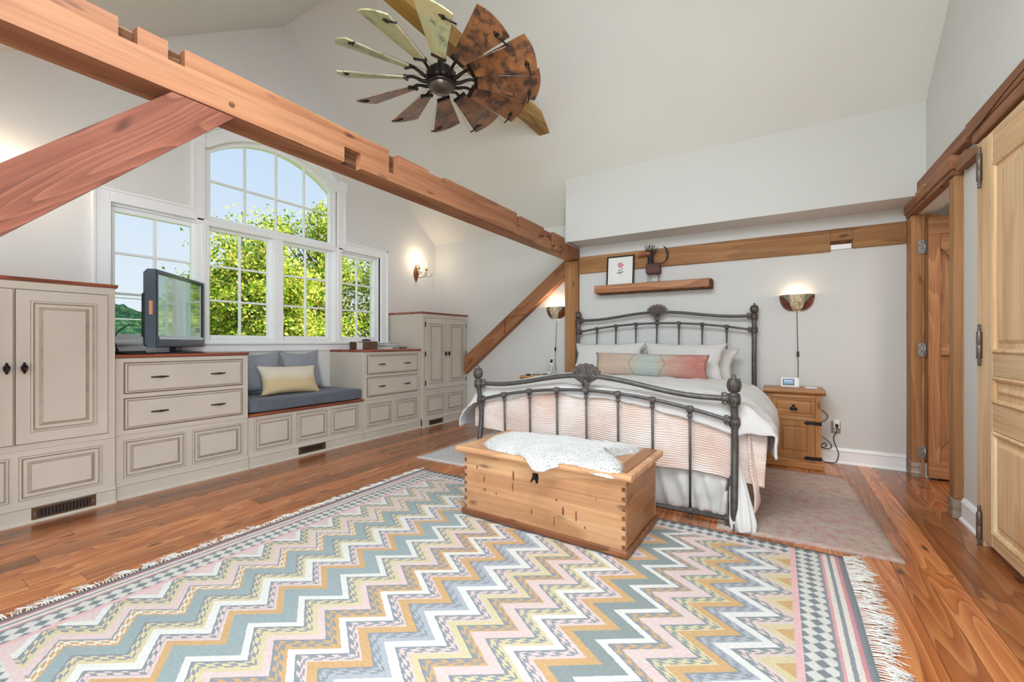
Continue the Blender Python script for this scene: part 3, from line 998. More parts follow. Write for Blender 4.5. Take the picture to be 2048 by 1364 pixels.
tag(o, 'long cracked timber running above the pine closet door', 'beam')
mb = MB(); mb.tube([(1.003, 3.7, 2.46), (1.003, 3.2, 2.50), (1.003, 2.6, 2.52)], .004, 6)
mb.build('crack', M['beam_dark'], o)

# door frame
df = empty('door_frame', (XR, 4.66, 0))
struct(df)
df.name = 'trim_2'
def dadd(name, m_, mat):
    o = m_.build(name, mat)
    o.parent = df; o.matrix_parent_inverse = Matrix.Translation(df.location).inverted()
    return o
dadd('jamb', MB().cbox(1.018, 1.19, 5.15, YB-.002, .13, 2.334, .005), M['beam_z'])
dadd('plinth', MB().cbox(1.014, 1.075, 5.135, YB-.002, 0, .13, .004), wood('grey_plinth', (120, 100, 90), (170, 148, 134), (196, 178, 164), 'x', .8))
dadd('jamb', MB().cbox(1.022, 1.19, 4.075, 4.172, .13, 2.334, .006), M['beam_z'])
dadd('plinth', MB().cbox(1.014, 1.075, 4.065, 4.185, 0, .13, .004), wood('pale_plinth', (150, 126, 100), (186, 164, 138), (206, 188, 162), 'x', .8))
dadd('stop', MB().cbox(1.085, 1.105, 5.135, 5.152, 0, 2.32, .003), M['plank'])
for z in (.22, 1.13, 2.04):
    hg = MB()
    hg.cbox(1.058, 1.098, 5.128, 5.136, z-.06, z+.06, .002)
    hg.tube([(1.103, 5.122, z-.06), (1.103, 5.122, z+.06)], .008, 8)
    hg.cbox(1.103, 1.114, 5.122, 5.127, z-.06, z+.06, .001)
    ho = dadd('hinge', hg, M['steel'])
    sc = MB()
    for k in range(4):
        sc.tube([(1.070+.012*(k % 2), 5.1275, z-.042+k*.028), (1.070+.012*(k % 2), 5.1265, z-.042+k*.028)], .0045, 8)
    so = sc.build('screw', M['black_iron'])
    so.parent = ho

# plank door, open into the hall
pdr = empty('door_1', (1.115, 5.10, 0)); struct(pdr)
def padd(name, m_, mat):
    o = m_.build(name, mat)
    o.parent = pdr; o.matrix_parent_inverse = Matrix.Translation(pdr.location).inverted()
    return o
PX0, PX1, PZ0, PZ1 = 1.117, 1.98, .02, 2.287
xs = [PX0+.04, PX0+.20, PX0+.36, PX0+.52, PX0+.68, PX1-.01]
for a, b in zip(xs[:-1], xs[1:]):
    padd('plank', MB().cbox(a+.001, b-.001, 5.115, 5.135, PZ0+.02, PZ1-.02, .003), M['plank'])
padd('stile', MB().cbox(PX0, PX0+.078, 5.088, 5.136, PZ0+.13, PZ1-.155, .003), M['plank'])
padd('stile', MB().cbox(PX1-.09, PX1, 5.088, 5.136, PZ0+.13, PZ1-.155, .003), M['plank'])
padd('top_rail', MB().cbox(PX0, PX1, 5.087, 5.137, PZ1-.155, PZ1, .003), M['plank_x'])
padd('bottom_rail', MB().cbox(PX0, PX1, 5.087, 5.137, PZ0, PZ0+.13, .003), M['plank_x'])
padd('middle_rail', MB().cbox(PX0+.08, PX1-.09, 5.09, 5.115, 1.085, 1.19, .003), M['plank_x'])
padd('brace', MB().prism([(PX0+.08, 2.13), (PX0+.08, 2.01), (PX1-.2, 1.19), (PX1-.09, 1.19), (PX1-.09, 1.26), (PX0+.19, 2.13)], 'y', 5.092, 5.115), M['plank_x'])
padd('brace', MB().prism([(PX0+.08, .15), (PX0+.08, .27), (PX1-.2, 1.085), (PX1-.09, 1.085), (PX1-.09, 1.0), (PX0+.19, .15)], 'y', 5.092, 5.115), M['plank_x'])

# pine closet door on the right wall
cdr = empty('door_2', (XR, 3.1, 0)); struct(cdr)
def cadd(name, m_, mat, parent=None):
    o = m_.build(name, mat)
    if parent is None:
        o.parent = cdr; o.matrix_parent_inverse = Matrix.Translation(cdr.location).inverted()
    else:
        o.parent = parent; o.matrix_parent_inverse = parent.matrix_basis.inverted() if parent.location.length else Matrix()
    return o
CY0, CY1 = 2.70, 3.595
cadd('frame_stile', MB().cbox(1.03, XR-.001, CY1+.004, 3.705, 0, 2.40, .004), M['closet'])
cadd('frame_stile', MB().cbox(1.03, XR-.001, CY0-.11, CY0-.004, 0, 2.40, .004), M['closet'])
DX = 1.022
def nested_panel(y0, y1, z0, z1):
    m_ = MB()
    fr = lambda a, b, d: (DX-d, y0+a, z0+b)
    m_.nested(fr, [(0, 0), (.012, .008), (.024, .002), (.030, -.010), (.055, -.010), (.075, .000)], y1-y0, z1-z0, [0]*6)
    return m_
st = 0.095
rails = [(.05, .14), (.70, .845), (1.0, 1.13), (2.245, 2.385)]
# stiles, rails
ds = cadd('stile', MB().cbox(DX, XR-.002, CY1-.135, CY1, .05, 2.385, .004), M['closet'])
cadd('stile', MB().cbox(DX, XR-.002, CY0, CY0+.135, .05, 2.385, .004), M['closet'])
for a, b in ((.05, .12), (.705, .855), (1.01, 1.135), (2.205, 2.385)):
    cadd('rail', MB().cbox(DX+.0005, XR-.002, CY0+.135, CY1-.135, a, b, .003), M['closet_y'])
for a, b in ((.12, .705), (.855, 1.01), (1.135, 2.205)):
    cadd('panel', nested_panel(CY0+.135, CY1-.135, a, b), M['closet'])
for z in (.116, 1.182, 2.228):
    h = MB()
    h.lathe([(0, -.125), (.006, -.12), (.010, -.112), (.005, -.104), (.009, -.098), (.009, -.09), (.006, -.085), (.013, -.078), (.013, -.003), (.011, 0), (.013, .003), (.013, .078), (.006, .085), (.009, .09), (.009, .098), (.005, .104), (.010, .112), (.006, .12), (0, .125)], (1.012, CY1+.012, z), 14)
    cadd('finial_hinge', h, M['hinge_bronze'])

# ================================================================== BUILT-IN CABINETS
XT, XL = -4.22, -4.255          # fronts of tall and low units
XBK = XW+.002
def raised(x, y0, y1, z0, z1, mould=True):
    """raised panel on a face looking +x"""
    m_ = MB()
    fr = lambda a, b, d: (x+d, y0+a, z0+b)
    m_.nested(fr, [(0, 0), (.004, .007), (.012, .008), (.020, .002), (.024, -.004), (.028, -.004), (.060, .006), (.062, .0065)], y1-y0, z1-z0, [1, 0, 1, 2, 2, 1, 0, 0])
    return m_
def slab_front(x, y0, y1, z0, z1, t=.016):
    """lipped drawer front: dark reveal line, bead, plain field"""
    m_ = MB()
    fr = lambda a, b, d: (x+d, y0+a, z0+b)
    m_.nested(fr, [(0, 0), (0, .003), (.004, .004), (.005, .004), (.009, t*.75), (.016, t), (.022, t-.004), (.026, t-.003)], y1-y0, z1-z0, [2, 2, 2, 1, 0, 1, 1, 0])
    return m_
CM = [M['cab'], M['cab_groove'], M['cab_dark']]
def base_mould(x, y0, y1, endl=False, endr=False):
    m_ = MB()
    prof = [(-.03, 0), (.026, 0), (.026, .010), (.014, .022), (.012, .022), (.012, .098), (.018, .106), (.012, .114), (.001, .120), (-.03, .120)]
    A = [m_._p((x+a, y0, z)) for a, z in prof]; B = [m_._p((x+a, y1, z)) for a, z in prof]
    for k in range(len(prof)):
        k2 = (k+1) % len(prof)
        m_.face([A[k], A[k2], B[k2], B[k]], 0)
    m_.face(A); m_.face(B)
    return m_
def pull(parent, x, y, z, L=.10):
    m_ = MB()
    m_.tube(smooth_path([(x+.004, y-L/2, z), (x+.012, y-L*.42, z), (x+.022, y-L*.2, z+.001), (x+.026, y, z+.001), (x+.022, y+L*.2, z+.001), (x+.012, y+L*.42, z), (x+.004, y+L/2, z)], 4),
            [.004+.0035*math.sin(PI*i/24)**2 for i in range(25)], 8)
    for s_ in (-1, 1):
        m_.cbox(x, x+.006, y+s_*L*.47-.012, y+s_*L*.47+.012, z-.005, z+.005, .002)
    m_.lathe([(0, -.009), (.007, -.007), (.009, 0), (.007, .007), (0, .009)], (x+.026, y, z+.001), 10, axis='y')
    return kid('handle', m_, M['black_iron'], parent)
def birdcage(parent, x, y, z):
    m_ = MB()
    m_.lathe([(0, 0), (.009, .001), (.009, .006), (.005, .010), (.005, .020)], (x, y, z), 10, axis='x')
    for k in range(6):
        a = 2*PI*k/6
        path = []
        for t in range(9):
            q = t/8
            rr = .014*math.sin(PI*q)
            path.append((x+.028+rr*math.cos(a+q*2.2), y+rr*math.sin(a+q*2.2), z-.030+.06*q))
        m_.tube(path, .0034, 6)
    for zz in (z-.032, z+.032):
        m_.lathe([(0, -.006), (.006, -.003), (.007, 0), (.006, .003), (0, .006)], (x+.028, y, zz), 10)
    m_.lathe([(0, -.012), (.0045, -.01), (.0045, .01), (0, .012)], (x+.028, y, z), 8)
    m_.tube([(x+.018, y, z), (x+.03, y, z)], .004, 6)
    return kid('knob', m_, M['black_iron'], parent)
def vent_grille(y0, y1, z0, z1, label, x):
    t = empty('floor_vent', (x, (y0+y1)/2, z0))
    tag(t, label, 'vent', 'bronze register grilles in the cabinet plinth')
    f = MB()
    b = .014
    for (a, c, d, e) in ((y0, y1, z1-b, z1), (y0, y1, z0, z0+b), (y0, y0+.03, z0+b, z1-b), (y1-.03, y1, z0+b, z1-b)):
        f.cbox(x, x+.006, a, c, d, e, .002)
    kid('frame', f, M['vent'], t)
    kid('backing', MB().box(x+.0004, x+.0012, y0+.02, y1-.02, z0+.01, z1-.01), M['black'], t)
    n = int((y1-y0-.06)/.0165)
    for i in range(n):
        yy = y0+.03+(i+.5)*(y1-y0-.06)/n
        kid('slat', MB().box(x+.001, x+.005, yy-.0022, yy+.0022, z0+b, z1-b), M['vent'], t, fix=False)
    for yy in (y0+.014, y1-.014):
        kid('screw', MB().tube([(x+.005, yy, (z0+z1)/2), (x+.0075, yy, (z0+z1)/2)], .004, 8), M['steel'], t)
    return t
def top_board(parent, x_front, y0, y1, z, t=.028, over_l=.0, over_r=.0, name='wood_top'):
    m_ = MB()
    prof = [(XBK, z), (x_front-.01, z), (x_front+.006, z+.004), (x_front+.020, z+.012), (x_front+.022, z+.020), (x_front+.016, z+t), (XBK, z+t)]
    m_.prism([(a, b) for a, b in prof], 'y', y0-over_l, y1+over_r)
    return kid(name, m_, M['edge_wood'], parent)

def tall_unit(y0, y1, panels, label, doors, visible_left=False, hinges=False):
    t = empty('tall_cabinet', ((XT+XBK)/2, (y0+y1)/2, 0))
    tag(t, label, 'cabinet', 'tall cream cabinets at the ends of the built-in')
    body = MB()
    body.cbox(XBK, XT-.002, y0, y1, 0.02, 1.60, .003)
    kid('body', body, CM, t)
    # face frame
    ff = MB()
    ff.cbox(XT-.004, XT, y0, y1, .02, .49, .002)
    ff.cbox(XT-.004, XT, y0, y1, 1.548, 1.60, .002)
    ff.cbox(XT-.004, XT+.006, y0, y1, .485, .50, .003)
    ff.cbox(XT-.004, XT, y0, doors[0][0], .49, 1.55, .002)
    ff.cbox(XT-.004, XT, doors[-1][1], y1, .49, 1.55, .002)
    kid('face_frame', ff, CM, t)
    kid('plinth', base_mould(XT, y0, y1), CM, t)
    top_board(t, XT, y0, y1, 1.60, .026, .012, .012 if y1 < 5.3 else 0)
    for i, (a, b) in enumerate(doors):
        d = MB()
        d.cbox(XT-.003, XT+.001, a, b, .525, 1.548, .001, 2)
        d.cbox(XT-.003, XT+.014, a+.003, b-.003, .529, 1.544, .003, 0)
        dd = kid('door', d, CM, t)
        kid('panel', raised(XT+.0142, a+.065, b-.065, .60, 1.475), CM, dd)
        left_hinged = (i == 0) if len(doors) > 1 else True
        ky = b-.035 if left_hinged else a+.035
        birdcage(dd, XT+.014, ky, 1.03)
        if hinges:
            hy = a+.003 if left_hinged else b-.003
            for hz in (.62, 1.03, 1.45):
                kid('hinge', MB().cbox(XT+.002, XT+.018, hy-.007, hy+.007, hz-.035, hz+.035, .003), M['black_iron'], dd)
    for (a, b) in panels:
        kid('panel', raised(XT+.0004, a, b, .155, .445), CM, t)
    return t
def dresser_unit(y0, y1, panels, label, visible_side=None):
    t = empty('drawer_unit', ((XL+XBK)/2, (y0+y1)/2, 0))
    tag(t, label, 'cabinet', 'cream two-drawer units of the built-in')
    b = MB()
    b.cbox(XBK, XL, y0, y1, .02, 1.075, .003)
    kid('body', b, CM, t)
    kid('rail', MB().cbox(XL-.002, XL+.006, y0, y1, .485, .498, .003), CM, t)
    kid('plinth', base_mould(XL, y0, y1), CM, t)
    top_board(t, XL, y0, y1, 1.075, .028, .0, .0)
    for (z0, z1) in ((.80, 1.042), (.525, .768)):
        dr = kid('drawer', slab_front(XL+.0006, y0+.055, y1-.05, z0, z1), CM, t)
        zc = (z0+z1)/2
        pull(dr, XL+.0135, y0+.055+(y1-y0-.105)*.26, zc)
        pull(dr, XL+.0135, y0+.055+(y1-y0-.105)*.755, zc)
    for (a, b_) in panels:
        kid('panel', raised(XL+.0004, a, b_, .155, .445), CM, t)
    return t
tall_unit(.20, 1.178, [(.235, .655), (.695, 1.105)], 'tall cream panelled cabinet with two doors left of the television', [(.222, .674), (.680, 1.137)])
dresser_unit(1.182, 2.145, [(1.236, 1.642), (1.688, 2.097)], 'cream drawer unit under the television')
dresser_unit(3.472, 4.446, [(3.52, 3.928), (3.97, 4.384)], 'cream drawer unit between the window seat and the narrow tall cabinet')
tall_unit(4.45, 5.466, [(4.515, 4.92), (4.963, 5.365)], 'tall cream cabinet with paired doors in the corner by the wall brace', [(4.502, 4.945), (4.949, 5.42)], hinges=True)
# window seat
t = empty('window_seat', ((XL+XBK)/2, 2.81, 0))
tag(t, 'low cream panelled window seat with wooden edge below the arched window', 'bench')
kid('body', MB().cbox(XBK, XL, 2.149, 3.468, .02, .482, .003), CM, t)
kid('plinth', base_mould(XL, 2.149, 3.468), CM, t)
m_ = MB()
m_.prism([(XBK, .482), (XL-.01, .482), (XL+.008, .486), (XL+.024, .496), (XL+.024, .505), (XL+.016, .514), (XBK, .514)], 'y', 2.149, 3.468)
kid('seat_edge', m_, M['edge_wood'], t)
for a, b in ((2.20, 2.585), (2.622, 2.995), (3.02, 3.412)):
    kid('panel', raised(XL+.0004, a, b, .155, .462), CM, t)
vent_grille(.75, 1.068, .014, .098, 'long bronze floor register at the foot of the left tall cabinet', XT+.0125)
vent_grille(2.64, 2.955, .026, .10, 'bronze floor register below the window seat panels', XL+.0125)
vent_grille(4.57, 4.87, .014, .088, 'small dark register at the foot of the corner cabinet', XT+.0125)

# seat cushion
def soft_box(x0, x1, y0, y1, z0, z1, r=.02, n=14, amp=.004, seed=0.0):
    """box with rounded, slightly wavy upholstered faces"""
    m_ = MB()
    cx, cy, cz = (x0+x1)/2, (y0+y1)/2, (z0+z1)/2
    hx, hy, hz = (x1-x0)/2, (y1-y0)/2, (z1-z0)/2
    def pt(px, py, pz):
        p = Vector((px*hx, py*hy, pz*hz))
        q = Vector((max(-hx+r, min(hx-r, p.x)), max(-hy+r, min(hy-r, p.y)), max(-hz+r, min(hz-r, p.z))))
        d = p-q
        if d.length > 1e-9: p = q + d.normalized()*min(r, d.length if d.length < r else r)
        w = amp*nz(p.x*5+seed, p.y*5, p.z*5+seed)
        nn = Vector((p.x/hx, p.y/hy, p.z/hz))
        p = p + nn*w
        return (cx+p.x, cy+p.y, cz+p.z)
    for ax in range(3):
        for s_ in (-1, 1):
            def fn(u, v, ax=ax, s_=s_):
                a, b = u*2-1, v*2-1
                c = [0, 0, 0]; o = [k for k in range(3) if k != ax]
                c[ax] = s_; c[o[0]] = a; c[o[1]] = b
                return pt(*c)
            m_.grid(fn, n, n)
    return m_
def soft_box_obj(name, *a, mat=None, parent=None, **k):
    o = soft_box(*a, **k).build(name, mat)
    import bmesh
    bm = bmesh.new(); bm.from_mesh(o.data); bmesh.ops.remove_doubles(bm, verts=bm.verts, dist=.0004); bmesh.ops.recalc_face_normals(bm, faces=bm.faces)
    bm.to_mesh(o.data); bm.free()
    return o
o = soft_box_obj('seat_cushion', XW+.03, XL+.005, 2.165, 3.455, .5185, .640, r=.022, n=20, mat=M['cush'])
tag(o, 'slate blue upholstered cushion lying along the window seat', 'cushion')

def pillow(name, w, h, t, mat, seed=0.0, pinch=.10, n=26, wr=.006, hem=0.0):
    """pillow standing in local XZ plane, thickness along Y, origin at its centre"""
    m_ = MB()
    def shape(u, v, side):
        a, b = u*2-1, v*2-1
        ex = 1 - pinch*(1-abs(b))**1.3*0 - pinch*(1-b*b)*abs(a)**3
        ez = 1 - pinch*(1-a*a)*abs(b)**3
        x = a*w/2*ex; z = b*h/2*ez
        prof = (max(0, 1-abs(a)**2.6)**.62)*(max(0, 1-abs(b)**2.6)**.62)
        y = side*t/2*prof
        wrk = wr*nz(x*9+seed, z*9, seed)*prof**.3 + wr*.6*nz(x*22+seed, z*22+3, seed)*prof**.4
        edge = (1-prof)
        return (x + wr*edge*nz(z*14+seed, 5.0, 1), y + side*wrk, z + wr*edge*nz(x*14+seed, 2.0, 1))
    m_.grid(lambda u, v: shape(u, v, -1), n, n)
    m_.grid(lambda u, v: shape(u, v, 1), n, n)
    o = m_.build(name, mat)
    import bmesh
    bm = bmesh.new(); bm.from_mesh(o.data); bmesh.ops.remove_doubles(bm, verts=bm.verts, dist=.0006); bmesh.ops.recalc_face_normals(bm, faces=bm.faces)
    bm.to_mesh(o.data); bm.free()
    return o
o = pillow('throw_pillow', .54, .48, .17, M['pill_blue'], 1.3, .19)
o.location = (-4.735, 2.47, .872); o.rotation_euler = (R(-14), R(0), R(82))
tag(o, 'blue grey throw pillow leaning at the left end of the window seat', 'pillow', 'throw pillows on the window seat')
o = pillow('throw_pillow', .54, .48, .16, M['pill_blue'], 4.3, .19)
o.location = (-4.735, 2.985, .872); o.rotation_euler = (R(-14), R(0), R(95))
tag(o, 'blue grey throw pillow right of its twin under the window', 'pillow', 'throw pillows on the window seat')
o = pillow('lumbar_pillow', .66, .33, .17, M['cream'], 8.1, .13)
o.location = (-4.50, 2.70, .795); o.rotation_euler = (R(-22), R(1.5), R(88))
tag(o, 'cream lumbar pillow with tan lower half on the window seat', 'pillow')

# ================================================================== TELEVISION and boxes
tv = empty('television', (-4.50, 1.668, 1.104), R(136.4))
tag(tv, 'glossy blue black flat television turned toward the bed', 'television')
def tkid(name, m_, mat, parent=tv):
    o = m_.build(name, mat); o.parent = parent; return o
# local: X along width, -Y is the screen normal
W2, HZ0, HZ1 = .43, .052, .672
m_ = MB()
m_.nested(lambda a, b, d: (-W2+a, -.045-d, HZ0+b), [(0, -.06), (0, 0), (.006, .006), (.026, .006), (.036, -.010)], 2*W2, HZ1-HZ0, [0]*5)
tkid('bezel', m_, M['tv'])
tkid('screen', MB().box(-W2+.034, W2-.034, -.040, -.036, HZ0+.085, HZ1-.036), M['screen'])
tkid('chin', MB().cbox(-W2+.03, W2-.03, -.052, -.03, HZ0+.006, HZ0+.088, .004), M['tv'])
tkid('mirror_strip', MB().box(-W2+.036, W2-.036, -.0525, -.050, HZ0+.066, HZ0+.086), plain('chrome_strip', (200, 206, 210), .08, .9))
tkid('rear_shell', MB().cbox(-W2+.004, W2-.004, -.02, .05, HZ0+.004, HZ1-.004, .02), M['tv'])
tkid('rear_bulge', MB().cbox(-W2+.06, W2-.06, .05, .085, HZ0+.08, HZ1-.18, .012), M['black'])
tkid('side_reflection', MB().cbox(-W2-.003, -W2+.003, -.025, .0, HZ0+.26, HZ0+.37, .001), plain('painted_amber_reflection', (208, 140, 90), .3))  # amber reflection on the set's side, painted as a thin coloured strip
tkid('stand_neck', MB().cbox(-.06, .06, -.02, .03, .008, .06, .006), M['black'])
tkid('stand_base', MB().lathe([(0, 0), (.20, 0), (.205, .004), (.18, .012), (.05, .020), (0, .022)], (0, 0, 0), 28), M['black'])
bd = MB()
bd.prism([(W2-.03, .075), (W2-.018, .075), (W2-.024, .064)], 'y', -.0535, -.0515)
tkid('badge', bd, M['white_plastic'])
o = MB().cbox(-4.46, -4.32, 1.235, 1.40, 1.104, 1.128, .006).build('media_box', M['black'])
tag(o, 'small black media box behind the television on the drawer unit', 'box')
o = MB().cbox(-4.295, -4.250, 1.27, 1.43, 1.104, 1.116, .003).build('remote_control', M['black'])
tag(o, 'flat black remote lying left of the television stand at the front edge', 'remote')
m_ = MB()
m_.tube(smooth_path([(-4.55, 1.42, 1.33), (-4.56, 1.36, 1.34), (-4.56, 1.29, 1.28), (-4.55, 1.25, 1.19), (-4.52, 1.235, 1.11), (-4.46, 1.26, 1.112), (-4.42, 1.24, 1.15)], 6), .0045, 6)
m_.tube(smooth_path([(-4.50, 1.24, 1.11), (-4.50, 1.21, 1.16), (-4.50, 1.205, 1.22), (-4.49, 1.225, 1.235), (-4.48, 1.25, 1.19), (-4.47, 1.255, 1.115), (-4.44, 1.22, 1.109), (-4.40, 1.24, 1.109)], 6), .004, 6)
m_.tube(smooth_path([(-4.49, 1.205, 1.108), (-4.47, 1.215, 1.19), (-4.46, 1.235, 1.21), (-4.455, 1.25, 1.16), (-4.44, 1.265, 1.11)], 6), .004, 6)
o = m_.build('television_cables', M['black'])
tag(o, 'loop of black cables left of the television', 'cable')

# ================================================================== items on the right drawer unit
ZD = 1.103
bx = empty('wooden_book_end', (-4.6, 3.79, ZD))
tag(bx, 'rustic wooden book box with white pages on the drawer unit', 'box')
kid('block', MB().cbox(-4.68, -4.56, 3.72, 3.965, ZD, ZD+.105, .008), wood('box_wood', (84, 62, 46), (130, 98, 72), (156, 124, 96), 'y', .7, 1, .3), bx)
kid('pages', MB().cbox(-4.67, -4.565, 3.625, 3.718, ZD, ZD+.092, .002), M['paper'], bx)
kid('cover', MB().cbox(-4.68, -4.56, 3.60, 3.623, ZD, ZD+.10, .006), wood('box_wood_dark', (74, 52, 38), (112, 82, 60), (140, 108, 82), 'z', .7, 1, .3), bx)
m_ = MB()
m_.tube([(-4.62, 3.755, ZD+.119), (-4.62, 3.79, ZD+.122), (-4.62, 3.84, ZD+.122), (-4.62, 3.885, ZD+.119)], [.010, .014, .0145, .010], 12)
o = m_.build('glasses_case', plain('navy_case', (70, 72, 92), .5))
tag(o, 'small navy glasses case lying on the wooden book box', 'case')
m_ = MB()
m_.lathe([(0, 0), (.028, 0), (.030, .003), (.030, .088), (.0295, .092), (.026, .092), (.024, .084), (0, .082)], (-4.80, 4.34, ZD), 20)
o = m_.build('pillar_candle', M['wax'])
tag(o, 'pale pillar candle beside the tall corner cabinet', 'candle')
kid('wick', MB().tube([(-4.80, 4.34, ZD+.08), (-4.799, 4.341, ZD+.098)], .0015, 6), M['black'], o)
for k, (dy, w, hgt, zz, colr, lab) in enumerate(((0, .2, .018, .028, (48, 54, 62), 'thin dark book in the middle of the little stack near the candle'), (-.015, .21, .024, .047, (40, 48, 58), 'dark cloth book on top of the little stack near the candle'), (-.05, .15, .026, .001, (226, 222, 216), 'white book at the bottom of the little stack near the candle'))):
    t = empty('book', (-4.6, 4.18, ZD+zz))
    tag(t, lab, 'book', 'books stacked on the right drawer unit')
    y0 = 4.18+dy-w/2; y1 = y0+w; z0 = ZD+zz
    cm = plain('book_cover_%d' % k, colr, .6)
    cv = MB(); cv.cbox(-4.67, -4.53, y0, y1, z0, z0+.003, .001); cv.cbox(-4.67, -4.53, y0, y1, z0+hgt-.003, z0+hgt, .001); cv.cbox(-4.673, -4.668, y0, y1, z0, z0+hgt, .001)
    kid('cover', cv, cm, t)
    kid('page_block', MB().box(-4.667, -4.533, y0+.004, y1-.004, z0+.003, z0+hgt-.003), M['paper'], t)
m_ = MB()
m_.lathe([(0, .004), (.02, .003), (.03, 0), (.034, .004), (.055, .022), (.060, .034), (.057, .036), (.050, .024), (.028, .010), (0, .008)], (-4.52, 4.37, ZD-.0), 22)
o = m_.build('pottery_dish', M['cement'])
tag(o, 'small grey pottery dish at the right end of the drawer unit', 'dish')

# ================================================================== CANDLE SCONCES on the gable wall
def candle_sconce(y, z, label):
    t = empty('wall_sconce', (XW, y, z))
    tag(t, label, 'sconce', 'lit twig candle sconces flanking the gable window')
    m_ = MB()
    # leaf shaped back plate
    def leaf(u, v):
        a = (u*2-1)
        hh = v
        w = .062*math.sin(PI*min(1, hh*1.0))**.7*(1-.25*hh)
        return (XW+.004+.018*(1-a*a), y+a*w, z-.12+.27*hh)
    m_.grid(leaf, 8, 14)
    kid('back_plate', m_, M['rust'], t)
    for s_ in (-1, 1):
        arm = smooth_path([(XW+.02, y, z-.04), (XW+.07, y+s_*.03, z-.055), (XW+.13, y+s_*.075, z-.03), (XW+.15, y+s_*.085, z+.03), (XW+.15, y+s_*.085, z+.06)], 6)
        a = kid('arm', MB().tube(arm, .005, 8), M['rust'], t)
        tw = MB()
        tw.tube(smooth_path([(XW+.12, y+s_*.07, z-.035), (XW+.17, y+s_*.11, z-.05), (XW+.19, y+s_*.15, z-.015), (XW+.185, y+s_*.165, z+.02)], 5), .0025, 6)
        tw.tube(smooth_path([(XW+.10, y+s_*.06, z-.045), (XW+.14, y+s_*.05, z-.01), (XW+.16, y+s_*.03, z+.01)], 5), .0025, 6)
        for (px, py, pz, dx) in ((.19, .15, -.01, .03), (.15, .035, .01, .025), (.17, .12, -.04, .03), (.12, .10, -.03, .025)):
            c = Vector((XW+px, y+s_*py, z+pz))
            tw.poly([c, c+Vector((.006, s_*dx*.5, .012)), c+Vector((0, s_*dx, .006)), c+Vector((-.006, s_*dx*.5, -.008))])
        kid('twig', tw, M['rust'], a)
        cup = MB()
        for k in range(6):
            an = 2*PI*k/6
            cx_, cy_ = XW+.15, y+s_*.085
            ca, sa = math.cos(an), math.sin(an)
            cup.poly([(cx_+.006*ca-.008*sa, cy_+.006*sa+.008*ca, z+.058), (cx_+.006*ca+.008*sa, cy_+.006*sa-.008*ca, z+.058), (cx_+.026*ca+.006*sa, cy_+.026*sa-.006*ca, z+.068), (cx_+.034*ca, cy_+.034*sa, z+.082), (cx_+.026*ca-.006*sa, cy_+.026*sa+.006*ca, z+.068)])
        cup.lathe([(0, .052), (.014, .056), (.012, .064), (0, .066)], (XW+.15, y+s_*.085, z), 10)
        kid('bobeche', cup, M['rust'], a)
        c = kid('candle_sleeve', MB().lathe([(0, .062), (.009, .062), (.0095, .13), (.006, .134), (0, .134)], (XW+.15, y+s_*.085, z), 12), M['wax'], t)
        kid('flame_bulb', MB().lathe([(0, .132), (.007, .136), (.012, .150), (.011, .162), (.006, .178), (0, .190)], (XW+.15, y+s_*.085, z), 12), M['bulb'], t)
    d = bpy.data.lights.new('sconce_glow', 'POINT'); d.energy = 3.4; d.color = (1.0, .80, .55); d.shadow_soft_size = .03
    lo = bpy.data.objects.new('sconce_glow', d); C.objects.link(lo); lo.location = (XW+.16, y, z+.22)
    lo.parent = t; lo.matrix_parent_inverse = wm(t).inverted()
    return t
candle_sconce(5.02, 2.28, 'rusty twig candle sconce in the corner right of the gable window')
candle_sconce(.74, 2.28, 'twig candle sconce at the left edge above the tall cabinet')

# ================================================================== CEILING FAN
FC = Vector((-2.29, 2.63, 3.30))
fan = empty('ceiling_fan', FC)
tag(fan, 'windmill ceiling fan with twelve distressed wooden blades', 'ceiling fan')
m_ = MB()
m_.lathe([(0, .32), (.055, .32), (.06, .30), (.05, .285), (.016, .275), (.016, .12), (.03, .115), (.05, .10), (.085, .085), (.11, .06), (.115, .035), (.115, -.005), (.105, -.02), (.09, -.026)], FC, 28)
kid('motor', m_, M['bronze'], fan)
kid('light_kit', MB().lathe([(.088, -.024), (.112, -.030), (.116, -.042), (.108, -.052), (.098, -.056)], FC, 28), M['bronze'], fan)
kid('bottom_cap', MB().lathe([(.098, -.054), (.092, -.075), (.07, -.096), (.035, -.108), (0, -.111)], FC, 28), plain('bronze_cap', (96, 84, 78), .3, .7), fan)
cg = MB()
for k in range(16):
    a = 2*PI*k/16
    cg.M = Matrix.Translation(FC) @ Matrix.Rotation(a, 4, 'Z')
    cg.box(.112, .118, -.006, .006, .0, .05)
cg.M = None
kid('motor_fins', cg, M['black'], fan)
NB = 12
PITCH = R(-23)
rot0 = R(7)
def blade_mesh():
    m_ = MB()
    r0, r1 = .27, .80
    n = 10
    top = []
    pts = []
    pts.append((r0, -.052)); 
    for k in range(n+1):
        t_ = -1+2*k/n
        ww = .138
        pts.append((r1 - .028*t_*t_ - (.05 if k == n else 0)*0, ww*t_))
    pts.append((r0, .052))
    m_.prism(pts, 'z', -.0045, .0045)
    return m_
